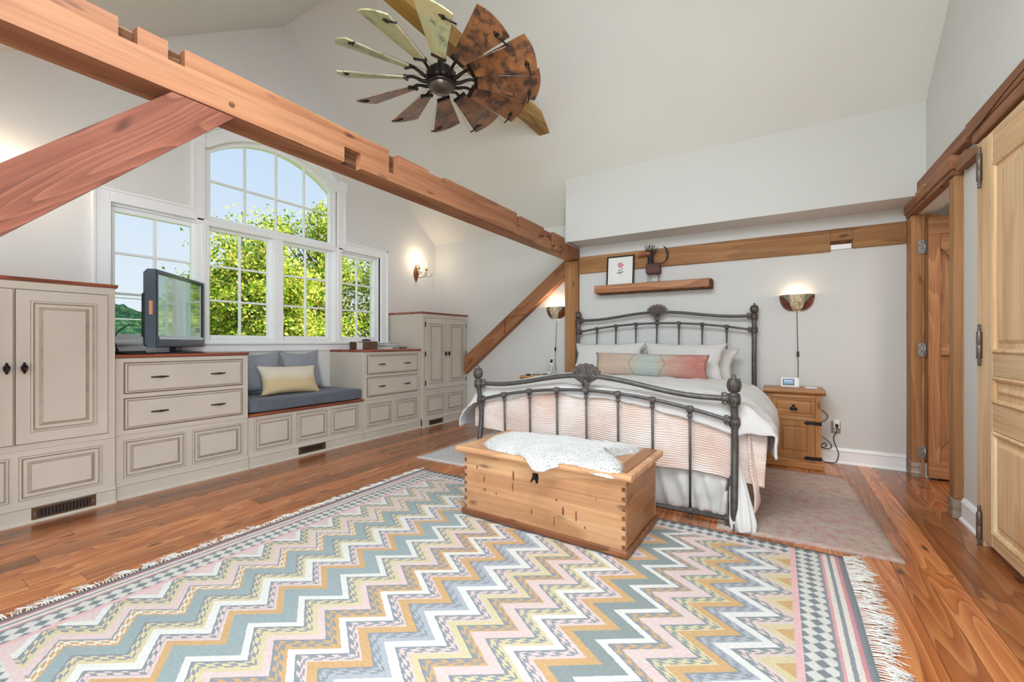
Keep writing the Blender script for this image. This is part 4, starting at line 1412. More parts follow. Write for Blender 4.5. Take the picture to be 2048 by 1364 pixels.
# shared meshes, blade local frame: x radial, y tangential, z up, pitched about x
bm_ = blade_mesh().mesh('blade_brown'); bm_.materials.append(M['blade'])
bg_ = blade_mesh().mesh('blade_green'); bg_.materials.append(M['blade_green'])
arm = MB()
arm.tube(smooth_path([(.09, 0, -.015), (.14, 0, -.02), (.19, 0, .0), (.235, 0, .012), (.28, 0, .004)], 5), [.016]*5+[.014]*5+[.012]*11, 8)
arm_me = arm.mesh('blade_arm'); arm_me.materials.append(M['bronze'])
cl = MB()
cl.cbox(.262, .292, -.058, .058, -.012, .012, .004)
cl.tube([(.277, -.048, -.016), (.277, -.048, .016)], .006, 8); cl.tube([(.277, .048, -.016), (.277, .048, .016)], .006, 8)
cl_me = cl.mesh('blade_clamp'); cl_me.materials.append(M['bronze'])
br = MB()
br.cbox(.70, .735, .058, .082, -.016, -.004, .003)
br.tube([(.718, .07, -.012), (.722, .11, -.014), (.715, .165, -.010)], .006, 7)
for (a, b) in ((.71, .05), (.725, .05), (.718, .042)):
    br.tube([(a, b, -.010), (a, b, -.004)], .004, 6)
br_me = br.mesh('stay_bracket'); br_me.materials.append(M['bronze'])
for k in range(NB):
    a = rot0 + 2*PI*k/NB
    deg = math.degrees(a) % 360
    green = 205 < deg < 330
    def add(nm, me, parent, mat4):
        o = bpy.data.objects.new(nm, me); C.objects.link(o); o.parent = parent; o.matrix_basis = mat4
        return o
    base = Matrix.Rotation(a, 4, 'Z')
    b = add('blade', bg_ if green else bm_, fan, base @ Matrix.Rotation(PITCH, 4, 'X'))
    add('blade_arm', arm_me, fan, base)
    add('blade_clamp', cl_me, b, Matrix())
    add('stay_bracket', br_me, b, Matrix())
    # thin stay wire from the bracket end to the motor
    p1 = base @ Matrix.Rotation(PITCH, 4, 'X') @ Vector((.715, .165, -.010))
    p0 = Matrix.Rotation(a+.12, 4, 'Z') @ Vector((.10, 0, .02))
    w_ = MB(); w_.tube([p0, p1], .0016, 5)
    o = w_.build('stay_wire', M['steel'], fan)

# ================================================================== BED
bed = empty('bed', (-1.24, 4.15, 0))
tag(bed, 'wrought iron sleigh bed frame with leaf finials and crests', 'bed')
FY, HY = 3.08, 5.21
FXL, FXR = -2.245, -.235
HXL, HXR = -2.21, -.21
def finial(c, s=1.0):
    m_ = MB()
    m_.lathe([(.012*s, 0), (.020*s, .006*s), (.014*s, .012*s), (.022*s, .022*s), (.036*s, .045*s), (.040*s, .065*s), (.034*s, .085*s), (.020*s, .102*s), (.010*s, .110*s), (.013*s, .118*s), (.008*s, .128*s), (0, .132*s)], c, 18)
    for k in range(10):
        a = 2*PI*k/10
        pth = []
        for t_ in range(7):
            q = t_/6
            rr = s*(.020+.021*math.sin(PI*(.1+.75*q)))
            pth.append((c[0]+rr*math.cos(a+q*.5), c[1]+rr*math.sin(a+q*.5), c[2]+s*(.018+.085*q)))
        m_.tube(pth, .0035*s, 5)
    return m_
def collar(c, s=1.0):
    m_ = MB()
    m_.lathe([(.026*s, -.045*s), (.034*s, -.038*s), (.026*s, -.03*s), (.034*s, -.018*s), (.037*s, 0), (.033*s, .015*s), (.027*s, .022*s), (.036*s, .03*s), (.034*s, .038*s), (.022*s, .045*s)], c, 16)
    for k in range(12):
        a = 2*PI*k/12
        m_.tube([(c[0]+.033*s*math.cos(a), c[1]+.033*s*math.sin(a), c[2]-.03*s), (c[0]+.038*s*math.cos(a), c[1]+.038*s*math.sin(a), c[2]), (c[0]+.033*s*math.cos(a), c[1]+.033*s*math.sin(a), c[2]+.03*s)], .004*s, 5)
    return m_
def rail_cup(c, dirx, s=1.0):
    m_ = MB()
    m_.lathe([(.0, 0), (.024*s, 0), (.026*s, .012*s*dirx), (.020*s, .022*s*dirx), (.026*s, .03*s*dirx), (.024*s, .04*s*dirx), (.014*s, .048*s*dirx)], c, 14, axis='x')
    # scroll
    m_.tube(smooth_path([(c[0], c[1], c[2]+.02*s), (c[0]+.02*s*dirx, c[1], c[2]+.034*s), (c[0]+.04*s*dirx, c[1], c[2]+.034*s), (c[0]+.042*s*dirx, c[1], c[2]+.022*s)], 4), .006*s, 6)
    m_.tube(smooth_path([(c[0], c[1], c[2]-.02*s), (c[0]+.02*s*dirx, c[1], c[2]-.034*s), (c[0]+.036*s*dirx, c[1], c[2]-.034*s), (c[0]+.038*s*dirx, c[1], c[2]-.024*s)], 4), .006*s, 6)
    return m_
def spindle_cup(c, s=1.0):
    """small shell casting where a spindle meets a rail"""
    m_ = MB()
    m_.lathe([(.010*s, -.052*s), (.019*s, -.046*s), (.011*s, -.038*s), (.013*s, -.026*s), (.022*s, -.004*s), (.024*s, .010*s), (.019*s, .020*s), (0, .024*s)], c, 12)
    for k in range(5):
        a = R(-60+30*k)
        m_.tube([(c[0], c[1]-.012*s, c[2]-.028*s), (c[0]+.014*s*math.sin(a), c[1]-.019*s, c[2]-.004*s), (c[0]+.026*s*math.sin(a), c[1]-.018*s, c[2]+.02*s*math.cos(a)+.004*s)], [.0035*s, .005*s, .006*s], 6)
    return m_
def crest(cx, y, zrail, zrail2, s=1.0):
    """fan shaped acanthus casting in the middle of the top rail"""
    m_ = MB()
    pts = []
    n = 9
    for i in range(n*6+1):
        t_ = i/(n*6)
        a = R(-92+184*t_)
        lob = .012*abs(math.sin(PI*n*t_))
        rr = (.098+.018*math.cos(a)+lob)*s
        pts.append((cx+rr*math.sin(a)*1.08, zrail-.012*s+rr*.80*math.cos(a)))
    pts.append((cx+.035*s, zrail-.058*s)); pts.append((cx+.020*s, zrail-.09*s)); pts.append((cx-.020*s, zrail-.09*s)); pts.append((cx-.035*s, zrail-.058*s))
    m_.prism(pts, 'y', y-.011, y+.011)
    for i in range(n):
        a = R(-80+160*i/(n-1))
        rr = .092*s
        ex, ez = cx+rr*math.sin(a)*1.08, zrail-.012*s+rr*.82*math.cos(a)
        for yy in (y-.012, y+.012):
            m_.tube([(cx, yy, zrail-.06*s), (cx+(ex-cx)*.5, yy+(.004 if yy > y else -.004), zrail-.06*s+(ez-zrail+.06*s)*.55), (ex, yy, ez)], [.003*s, .006*s, .008*s], 6)
    m_.tube([(cx, y, zrail-.06*s), (cx, y, zrail2+.06*s), (cx, y, zrail2)], [.026*s, .014*s, .018*s], 12)
    m_.lathe([(.014*s, -.03*s), (.026*s, -.02*s), (.016*s, -.008*s), (.026*s, .006*s), (.016*s, .02*s)], (cx, y, zrail2+.062*s), 14)
    return m_
def rail_path(xl, xr, y, zl, zc, n=40):
    pts = []
    for i in range(n+1):
        t_ = -1+2*i/n
        z = zl + (zc-zl)*(0.5+0.5*math.cos(PI*min(1.0, abs(t_)*1.12)))
        pts.append((xl+(xr-xl)*i/n, y, z))
    return pts
def arch_path(xl, xr, y, zl, zc, n=40):
    return [(xl+(xr-xl)*i/n, y, zl+(zc-zl)*(1-(-1+2*i/n)**2)) for i in range(n+1)]
# --- footboard
fb = empty('footboard'); fb.parent = bed; fb.matrix_parent_inverse = wm(bed).inverted()
def post_path(x, y, ztop, sgn, sx_=0):
    # sleigh curve in y; sgn=+1 footboard (bulges toward the head), -1 headboard
    P_ = [(0.0, 0.02), (.06, .005), (.20, -.01), (.40, .012), (.58, .035), (.74, .030), (.88, .004), (1.0, -.012)]
    return smooth_path([(x, y+sgn*o, ztop*t_) for t_, o in P_], 6)
for x in (FXL, FXR):
    m_ = MB().tube(post_path(x, FY, .875, 1), .0225, 14)
    kid('post', m_, M['iron'], fb)
    kid('finial', finial((x, FY-.012, .865), 1.0), M['iron_cast'], fb)
    kid('collar', collar((x, FY-.010, .835), .95), M['iron_cast'], fb)
    kid('collar', collar((x, FY+.025, .685), .85), M['iron_cast'], fb)
    ft = MB(); ft.lathe([(.036, 0), (.04, .008), (.026, .02), (.024, .034), (.034, .044), (.030, .06), (.023, .07)], (x, FY+.018, 0.0), 14)
    for a in (0, PI/2, PI, 3*PI/2):
        ft.tube(smooth_path([(x, FY+.018, .06), (x+.03*math.cos(a), FY+.018+.03*math.sin(a), .05), (x+.045*math.cos(a), FY+.018+.045*math.sin(a), .02), (x+.055*math.cos(a), FY+.018+.055*math.sin(a), .008)], 3), .007, 6)
    kid('foot', ft, M['iron_cast'], fb)
kid('top_rail', MB().tube(rail_path(FXL+.03, FXR-.03, FY-.008, .838, .945), .0185, 12), M['iron'], fb)
kid('second_rail', MB().tube(arch_path(FXL+.02, FXR-.02, FY, .695, .832), .0125, 10), M['iron'], fb)
kid('bottom_rail', MB().tube([(FXL, FY+.01, .062), (FXR, FY+.01, .062)], .0165, 12), M['iron'], fb)
for x, d in ((FXL+.028, 1), (FXR-.028, -1)):
    kid('rail_cup', rail_cup((x, FY-.008, .838), d, 1.0), M['iron_cast'], fb)
    kid('rail_cup', rail_cup((x-.006*d, FY+.004, .698), d, .8), M['iron_cast'], fb)
    kid('rail_cup', rail_cup((x, FY+.01, .062), d, .7), M['iron_cast'], fb)
cxm = (FXL+FXR)/2
kid('crest', crest(cxm, FY-.006, .948, .832, 1.02), M['iron_cast'], fb)
for i in range(7):
    x = cxm + (i-3)*.2465
    t_ = (x-cxm)/((FXR-FXL)/2-.02)
    zt = .695+(.832-.695)*(1-t_*t_)
    kid('spindle', MB().tube([(x, FY, zt), (x, FY+.012, .4), (x, FY+.01, .065)], .0088, 8), M['iron'], fb)
    kid('spindle_cup', spindle_cup((x, FY, zt-.004), 1.05), M['iron_cast'], fb)
    kid('spindle_cup', spindle_cup((x, FY+.01, .070), .9), M['iron_cast'], fb)
# --- headboard
hb = empty('headboard'); hb.parent = bed; hb.matrix_parent_inverse = wm(bed).inverted()
for x in (HXL, HXR):
    P_ = smooth_path([(x, HY+.03, 0), (x, HY+.02, .3), (x, HY-.015, .75), (x, HY-.02, 1.05), (x, HY+.01, 1.35), (x, HY+.02, 1.50)], 7)
    kid('post', MB().tube(P_, .0235, 14), M['iron'], hb)
    kid('finial', finial((x, HY+.02, 1.49), .95), M['iron_cast'], hb)
    kid('collar', collar((x, HY+.02, 1.465), .9), M['iron_cast'], hb)
    kid('collar', collar((x, HY+.006, 1.325), .85), M['iron_cast'], hb)
kid('top_rail', MB().tube(rail_path(HXL+.03, HXR-.03, HY+.015, 1.478, 1.553), .0165, 12), M['iron'], hb)
kid('second_rail', MB().tube(arch_path(HXL+.02, HXR-.02, HY, 1.328, 1.422), .0125, 10), M['iron'], hb)
for x, d in ((HXL+.028, 1), (HXR-.028, -1)):
    kid('rail_cup', rail_cup((x, HY+.015, 1.478), d, .9), M['iron_cast'], hb)
    kid('rail_cup', rail_cup((x-.006*d, HY, 1.33), d, .8), M['iron_cast'], hb)
hxm = (HXL+HXR)/2
kid('crest', crest(hxm, HY+.012, 1.556, 1.42, 1.02), M['iron_cast'], hb)
for i in range(7):
    x = hxm + (i-3)*.2465
    t_ = (x-hxm)/((HXR-HXL)/2-.02)
    zt = 1.328+(1.422-1.328)*(1-t_*t_)
    kid('spindle', MB().tube([(x, HY, zt), (x, HY-.015, 1.0), (x, HY, .6)], .0088, 8), M['iron'], hb)
    kid('spindle_cup', spindle_cup((x, HY, zt-.004), 1.05), M['iron_cast'], hb)
for x in (FXL+.02, FXR-.02):
    kid('side_rail', MB().cbox(x-.012, x+.012, FY+.02, HY+.02, .27, .33, .003), M['iron'], bed)
# mattress
o = soft_box_obj('mattress', FXL+.06, FXR-.06, FY+.10, HY-.06, .33, .775, r=.05, n=14, amp=.002, mat=M['linen'])
tag(o, 'white mattress under the duvet in the iron bed', 'mattress')

# ---- bed skirt, quilt, duvet
def cloth_obj(name, fn, nu, nv, mat, uv=None, thick=.006):
    m_ = MB(); m_.grid(fn, nu, nv)
    o = m_.build(name, mat, fix=False)
    uvl = o.data.uv_layers.new(name='UVMap')
    for p in o.data.polygons:
        for li, vi in zip(p.loop_indices, p.vertices):
            i, j = divmod(vi, nv+1)
            uvl.data[li].uv = uv(i/nu, j/nv) if uv else (i/nu, j/nv)
    sd = o.modifiers.new('thick', 'SOLIDIFY'); sd.thickness = thick; sd.offset = 0
    return o
# skirt: pleated drop around foot and both sides
SKX0, SKX1, SKY = FXL+.055, FXR-.055, FY+.085
per = [(SKX1+.02, 4.9), (SKX1+.02, SKY), (SKX0-.02, SKY), (SKX0-.02, 4.9)]
def along(path, t):
    L = [math.dist(path[i], path[i+1]) for i in range(len(path)-1)]
    tot = sum(L); d = t*tot
    for i, l in enumerate(L):
        if d <= l or i == len(L)-1:
            q = d/l
            a, b = path[i], path[i+1]
            n_ = ((b[1]-a[1])/l, -(b[0]-a[0])/l)
            return (a[0]+(b[0]-a[0])*q, a[1]+(b[1]-a[1])*q, -n_[0], -n_[1], d)
        d -= l
    return None
def skirt_fn(u, v):
    x, y, nx, ny, d = along(per, u)
    f = u*6.0
    ph = f*30+3*nz(f*3, 1)+2.2*v
    pl = (.050*(abs(math.sin(ph))**.6-.5) + .016*nz(f*14, v*2))*sstep(0, 1, .3+v)
    flare = .05*v*v
    z = .35 - .33*v
    if u > .30 and u < .70: z += .02*nz(f*2.2, 3.0)*v
    return (x+nx*(pl+flare)*-1, y+ny*(pl+flare)*-1, max(.012, z))
o = cloth_obj('bed_skirt', skirt_fn, 260, 14, M['skirt'], thick=.003)
tag(o, 'white gathered bed skirt with lace edge under the quilt', 'bed skirt')
# lace holes along hem
lm = MB()
for k in range(64):
    u = .36+.30*k/64
    for r_ in (0, 1):
        p = skirt_fn(u+.002*r_, .86+.05*r_)
        lm.tube([(p[0], p[1]-.0025, p[2]), (p[0], p[1]-.0035, p[2])], .0032, 6)
lo_ = kid('lace_eyelets', lm, plain('eyelet_shadow', (120, 112, 106), .9), o, fix=False)
lo_['kind'] = 'stuff'
# gathered skirt corner spilling to the floor beside the right foot post
def corner_fn(u, v):
    a = 2*PI*u
    pl = 1+.20*math.sin(a*7+2*v)*sstep(.05, .5, v)+.10*nz(math.cos(a)*2, math.sin(a)*2, v*3)
    rr = (.022+.052*v**.7-.012*sstep(.85, 1, v))*pl
    cx_, cy_ = FXR+.005+.045*v, FY+.075-.075*v
    return (cx_+rr*math.cos(a)*.95, cy_+rr*math.sin(a)*.62, max(.006, .40-.395*v+.012*math.sin(a*5)*sstep(.8, 1, v)))
co = cloth_obj('skirt_corner', corner_fn, 90, 24, M['skirt'], thick=.003)
co.parent = o
# quilt over the foot
QX0, QX1 = FXL-.02, FXR+.02
QTOP = .795
def quilt_fn(u, v):
    # u across the bed, v from the top surface over the foot edge and down
    xw = QX0-.10 + (QX1-QX0+.26)*u
    x = xw
    L = v*.92
    ye = FY+.075
    left_drop = sstep(QX0+.10, QX0-.12, xw); right_drop = sstep(QX1-.10, QX1+.12, xw)
    top = QTOP + .012 - .05*(2*u-1)**2 - .14*right_drop - .14*left_drop
    if L < .42:
        y = ye+.42-L+.015; z = top
    elif L < .50:
        a = (L-.42)/.08*PI/2
        y = ye+.015*0+.05*(1-math.sin(a))-.02; z = top-.05*(1-math.cos(a))
    else:
        d = L-.50
        y = ye-.02-.02*d; hem = .435-.15*u+.012*math.sin(u*17); z = (top-.05)+(hem-(top-.05))*min(1.0, d/.42)
    hang = sstep(.48, .9, L)
    y -= hang*(.014*math.sin(u*19+1)+.012*nz(u*6, v*2))
    y += .05*(right_drop+left_drop)*1.0
    x = xw - hang*0.03*(u-.5)
    z += .004*nz(u*14, v*12)
    return (x, y, z)
o = cloth_obj('quilt', quilt_fn, 150, 70, M['quilt'], uv=lambda u, v: (u*2.2, v*.92))
tag(o, 'pale pink stitched quilt hanging over the foot of the bed', 'quilt')
# quilt corner hanging beside the right post
def qc_fn(u, v):
    y = FY+.06+.46*u
    fold = .03*math.sin(u*9)+.02*nz(u*4, v*2)
    x = FXR+.075+.03*v+fold*(.3+v)
    z0 = .62; z1 = .10+.30*u + .03*math.sin(u*7)
    return (x, y-.02*v, z0+(z1-z0)*v)
q2 = cloth_obj('quilt_corner', qc_fn, 40, 34, M['quilt'], uv=lambda u, v: (u*.5, v*.5))
q2.parent = o
# duvet
DX0, DX1 = FXL-.005, FXR+.005
def duvet_fn(u, v):
    # cross section parameter u: left hem -> left edge -> top -> right edge -> right hem
    s = u*(.46+1.98+.52)
    y0 = FY+.07
    y1 = 4.70
    foot = v
    y = y0 + (y1-y0)*max(0, (v-.12)/.88)
    puff = .020*nz(s*2.1, y*2.1, 2)+.014*nz(s*6, y*5, 5)+.010*(1-abs(nz(s*5+y*3, y*7-s*2, 9)))**3+.005*nz(s*16, y*13, 4)
    ztop = .825
    hem_l = .46+.05*nz(y*2.4, 8)
    hem_r = .37+.06*nz(y*2.6, 3)+.11*sstep(3.2, 4.4, y)
    if s < .46:
        q = (.46-s)/.46         # 0 at edge, 1 at hem
        x = DX0 - .02 - .235*sstep(0, 1, q)**.8 + .0*q
        z = ztop-.045 - (hem_l-.08)*q**1.25
        f = q
        x += -.03*math.sin(y*9+2)*q - .02*nz(y*6, q*2)*q
    elif s > .46+1.98:
        q = (s-.46-1.98)/.52
        x = DX1 + .02 + .20*math.sin(min(1, q*1.5)*PI/2)
        z = ztop-.04 - (hem_r-.06)*q**1.3
        f = q
        x += (.035*math.sin(y*10+1)-.03)*q + .035*nz(y*6, q*2, 4)*q
        x = min(x, .005)
    else:
        t_ = (s-.46)/1.98
        x = DX0-.02 + (DX1-DX0+.04)*t_
        e = min(t_, 1-t_)
        z = ztop - .045*(1-sstep(0, .11, e)) + .02*math.sin(PI*t_)
        f = 0
    z += puff*(1-.5*f); 
    if f: x += puff*.6*(1 if s > 1 else -1)
    if v < .12:
        q = (.12-v)/.12
        t_ = min(1, max(0, (s-.46)/1.98))
        drop = (.075+.115*sstep(.55, 1.0, t_)+.055*sstep(.35, 0, t_))
        if f == 0:
            y = y0 - .035*math.sin(q*PI/2) ; z -= drop*q**1.2
        else:
            y = y0 - .035*math.sin(q*PI/2); z -= drop*q**1.2*max(0, 1-1.6*f)
    return (x, y, z)
o = cloth_obj('duvet', duvet_fn, 170, 130, M['linen'], thick=.014)
tag(o, 'rumpled white linen duvet spread over the bed', 'duvet')

# pillows on the bed
def bed_pillow(w, h, t, loc, rot, label, seed, group='white sleeping pillows against the headboard'):
    o = pillow('bed_pillow', w, h, t, M['linen'], seed, .15, 34, .011)
    o.location = loc; o.rotation_euler = rot
    tag(o, label, 'pillow', group)
    return o
bed_pillow(.84, .43, .17, (-1.70, 5.02, .975), (R(-24), 0, 0), 'white pillow at the back on the left side of the bed', 1.1)
bed_pillow(.86, .43, .17, (-.78, 5.02, .965), (R(-24), R(5), 0), 'white pillow at the back right, its corner showing past the front one', 2.2)
bed_pillow(.86, .43, .17, (-1.685, 4.83, 1.00), (R(-26), R(-1), R(2)), 'white pillow in front on the left beside the timber post', 3.7)
bed_pillow(.86, .43, .17, (-.865, 4.83, 1.00), (R(-26), R(1), R(-2)), 'white pillow in front on the right behind the red end of the bolster', 5.9)
o = pillow('kilim_bolster', 1.17, .26, .17, M['lumbar'], 3.3, .05, 34, .005)
o.location = (-1.15, 4.56, .955); o.rotation_euler = (R(-20), R(.6), 0)
tag(o, 'long faded kilim bolster of rose and pale green before the pillows', 'pillow')

# ================================================================== CHEST
ch = empty('blanket_chest', (-1.27, 2.655, .004), R(-1.8))
tag(ch, 'antique pine blanket chest with dovetailed corners at the foot of the bed', 'chest')
def ckid(name, m_, mat, parent=None, fix=True):
    o = m_.build(name, mat, fix=fix); o.parent = parent or ch; return o
CW, CD = .57, .305       # half sizes
zs = [.045, .17, .31, .437]
for a, b in zip(zs[:-1], zs[1:]):
    ckid('plank', MB().cbox(-CW, CW, -CD, -CD+.022, a+.0004, b-.0004, .0012), M['chest'])
    ckid('plank', MB().cbox(-CW, CW, CD-.022, CD, a+.0004, b-.0004, .0012), M['chest'])
    for s_ in (-1, 1):
        ckid('plank', MB().cbox(s_*CW-.022*(s_ > 0), s_*CW+.022*(s_ < 0), -CD+.0225, CD-.0225, a+.0004, b-.0004, .0012), M['chest_y'])
dv = MB()
for s_ in (-1, 1):
    for k in range(7):
        z = .065+k*.053
        x = s_*(CW-.011)
        dv.prism([(x-.010, z-.011), (x+.010, z-.013), (x+.010, z+.013), (x-.010, z+.011)] if s_ > 0 else [(x-.010, z-.013), (x+.010, z-.011), (x+.010, z+.011), (x-.010, z+.013)], 'y', -CD-.0006, -CD+.002)
part_label(ckid('dovetail', dv, M['chest_dark']), 'dark dovetail end grain')
for (kx, kz, kw, kh) in ((-.40, .275, .006, .030), (-.395, .205, .014, .012), (-.17, .262, .007, .038), (-.165, .335, .010, .040), (-.30, .195, .008, .008), (.145, .245, .010, .008), (.19, .185, .008, .034), (.275, .175, .007, .040), (-.03, .135, .005, .026), (.13, .11, .006, .036), (.33, .12, .007, .008), (-.46, .345, .006, .020), (.40, .30, .005, .006)):
    kk = MB(); kk.lathe([(0, -.0007), (.6, -.0006), (1.0, .0008)], (0, 0, 0), 12, axis='y')
    kk.v = [(kx+p[0]*kw, -CD+p[1]-.0002, kz+p[2]*kh) for p in kk.v]
    ckid('knot', kk, M['chest_dark'])
bs = MB()
bs.cbox(-CW-.018, CW+.018, -CD-.018, -CD, .014, .05, .006); bs.cbox(CW, CW+.018, -CD, CD, .014, .05, .006); bs.cbox(-CW-.018, -CW, -CD, CD, .014, .05, .006)
ckid('base_moulding', bs, M['chest_dark'])
for sx_ in (-1, 1):
    for sy_ in (-1, 1):
        ckid('foot', MB().cbox(sx_*.5-.04, sx_*.5+.04, sy_*.25-.04, sy_*.25+.04, 0.008, .045, .004), M['chest_dark'])
ckid('floor_board', MB().box(-CW+.02, CW-.02, -CD+.02, CD-.02, .03, .045), M['chest'])
lid = ckid('lid', MB().cbox(-CW-.005, CW+.005, -CD-.005, CD+.012, .4375, .474, .003), M['chest'])
lf = MB()
lf.prism([(-CD-.042, .446), (-CD-.046, .456), (-CD-.040, .472), (-CD-.03, .478), (-CD-.004, .478), (-CD-.004, .4375), (-CD-.03, .4375)], 'x', -CW-.046, CW+.046)
for s_ in (-1, 1):
    lf.cbox(s_*CW+.004*s_, s_*(CW+.046), -CD-.004, CD+.012, .4375, .478, .008)
ckid('lid_moulding', lf, M['chest_dark'] if False else M['chest'], lid)
ckid('end_cleat', MB().cbox(CW-.075, CW+.004, -CD, CD+.01, .4735, .4775, .0015), M['chest_y'], lid)
ky = MB()
ky.lathe([(0, 0), (.017, 0), (.017, .003), (0, .004)], (.0, -CD-.001, .352), 16, axis='y')
k2 = MB(); k2.M = Matrix.Translation((.0, -CD, .352))
k2.prism([(-.018, .028), (.016, .030), (.022, .006), (.018, -.03), (.006, -.034), (-.002, -.012), (-.012, -.012), (-.030, -.030), (-.034, -.022), (-.020, .004)], 'y', -.005, .0)
k2.tube([(.012, -.006, .012), (.006, -.02, .02), (-.012, -.02, -.008), (-.03, -.012, -.026)], .004, 6)
k2.M = None
ckid('escutcheon', k2, M['black_iron'])

# sheepskin on the chest
OUT = [(-1.759, 2.483), (-1.80, 2.64), (-1.77, 2.82), (-1.66, 2.90), (-1.46, 2.91), (-1.349, 2.96), (-1.228, 2.95), (-1.141, 2.91), (-1.022, 2.955), (-0.857, 2.95), (-0.791, 2.90), (-0.786, 2.783), (-0.844, 2.699), (-0.885, 2.60), (-0.913, 2.63), (-0.847, 2.519), (-0.755, 2.416), (-0.735, 2.33), (-0.764, 2.285), (-0.885, 2.29), (-0.974, 2.31), (-1.039, 2.32), (-1.13, 2.285), (-1.18, 2.255), (-1.259, 2.262), (-1.377, 2.34), (-1.436, 2.335), (-1.582, 2.36), (-1.682, 2.41)]
OUTS = [(p[0], p[1]) for p in smooth_path([(a, b, 0) for a, b in OUT + [OUT[0]]], 5)][:-1]
skc = (-1.27, 2.62)
def fur_pt(i, q):
    """polar-like fill: i index on outline, q 0 centre..1 rim; spine from left to right keeps the shape star-convex enough"""
    ox, oy = OUTS[i % len(OUTS)]
    sx0 = max(-1.60, min(-.95, ox)); sy0 = 2.64
    x = sx0+(ox-sx0)*q; y = sy0+(oy-sy0)*q
    h = .475 + .042*(1-q**3.5)**.6 + .010*nz(x*11, y*11)*(1-q*.5) + .006*nz(x*27, y*27)*(1-q*.3)
    ov = max(0, 2.315-y-(-1.27-x)*.0)
    z = h - ov*.75 + .004
    return (x, y, z)
NO, NQ = len(OUTS), 14
m_ = MB()
idx = [[m_._p(fur_pt(i, (j/NQ)**.8)) for j in range(NQ+1)] for i in range(NO)]
for i in range(NO):
    for j in range(NQ):
        a, b = idx[i], idx[(i+1) % NO]
        m_.face([a[j], a[j+1], b[j+1], b[j]], 0, True)
sk = m_.build('sheepskin', M['fleece'], fix=False)
tag(sk, 'white sheepskin draped over the lid of the pine chest', 'sheepskin')
rf = random.Random(3)
m_ = MB()
for k in range(9000):
    i = rf.randrange(NO); q = rf.random()**.5
    if rf.random() < .22: q = 1.0
    p = Vector(fur_pt(i, q)); ox, oy = OUTS[i]
    d = Vector((ox-skc[0], oy-skc[1], 0)); d = d.normalized() if d.length else Vector((1, 0, 0))
    ang = rf.uniform(-.9, .9)
    d = Matrix.Rotation(ang, 3, 'Z') @ d
    L = rf.uniform(.012, .024)
    tip = p + d*L*(.5+.5*q) + Vector((0, 0, L*(.55-.45*q)*rf.uniform(.6, 1.2)))
    s_ = Vector((-d.y, d.x, 0))*rf.uniform(.0015, .0032)
    m_.poly([p-s_-Vector((0, 0, .003)), p+s_-Vector((0, 0, .003)), tip])
o = m_.build('fleece', M['fleece'], sk, fix=False); o['kind'] = 'stuff'

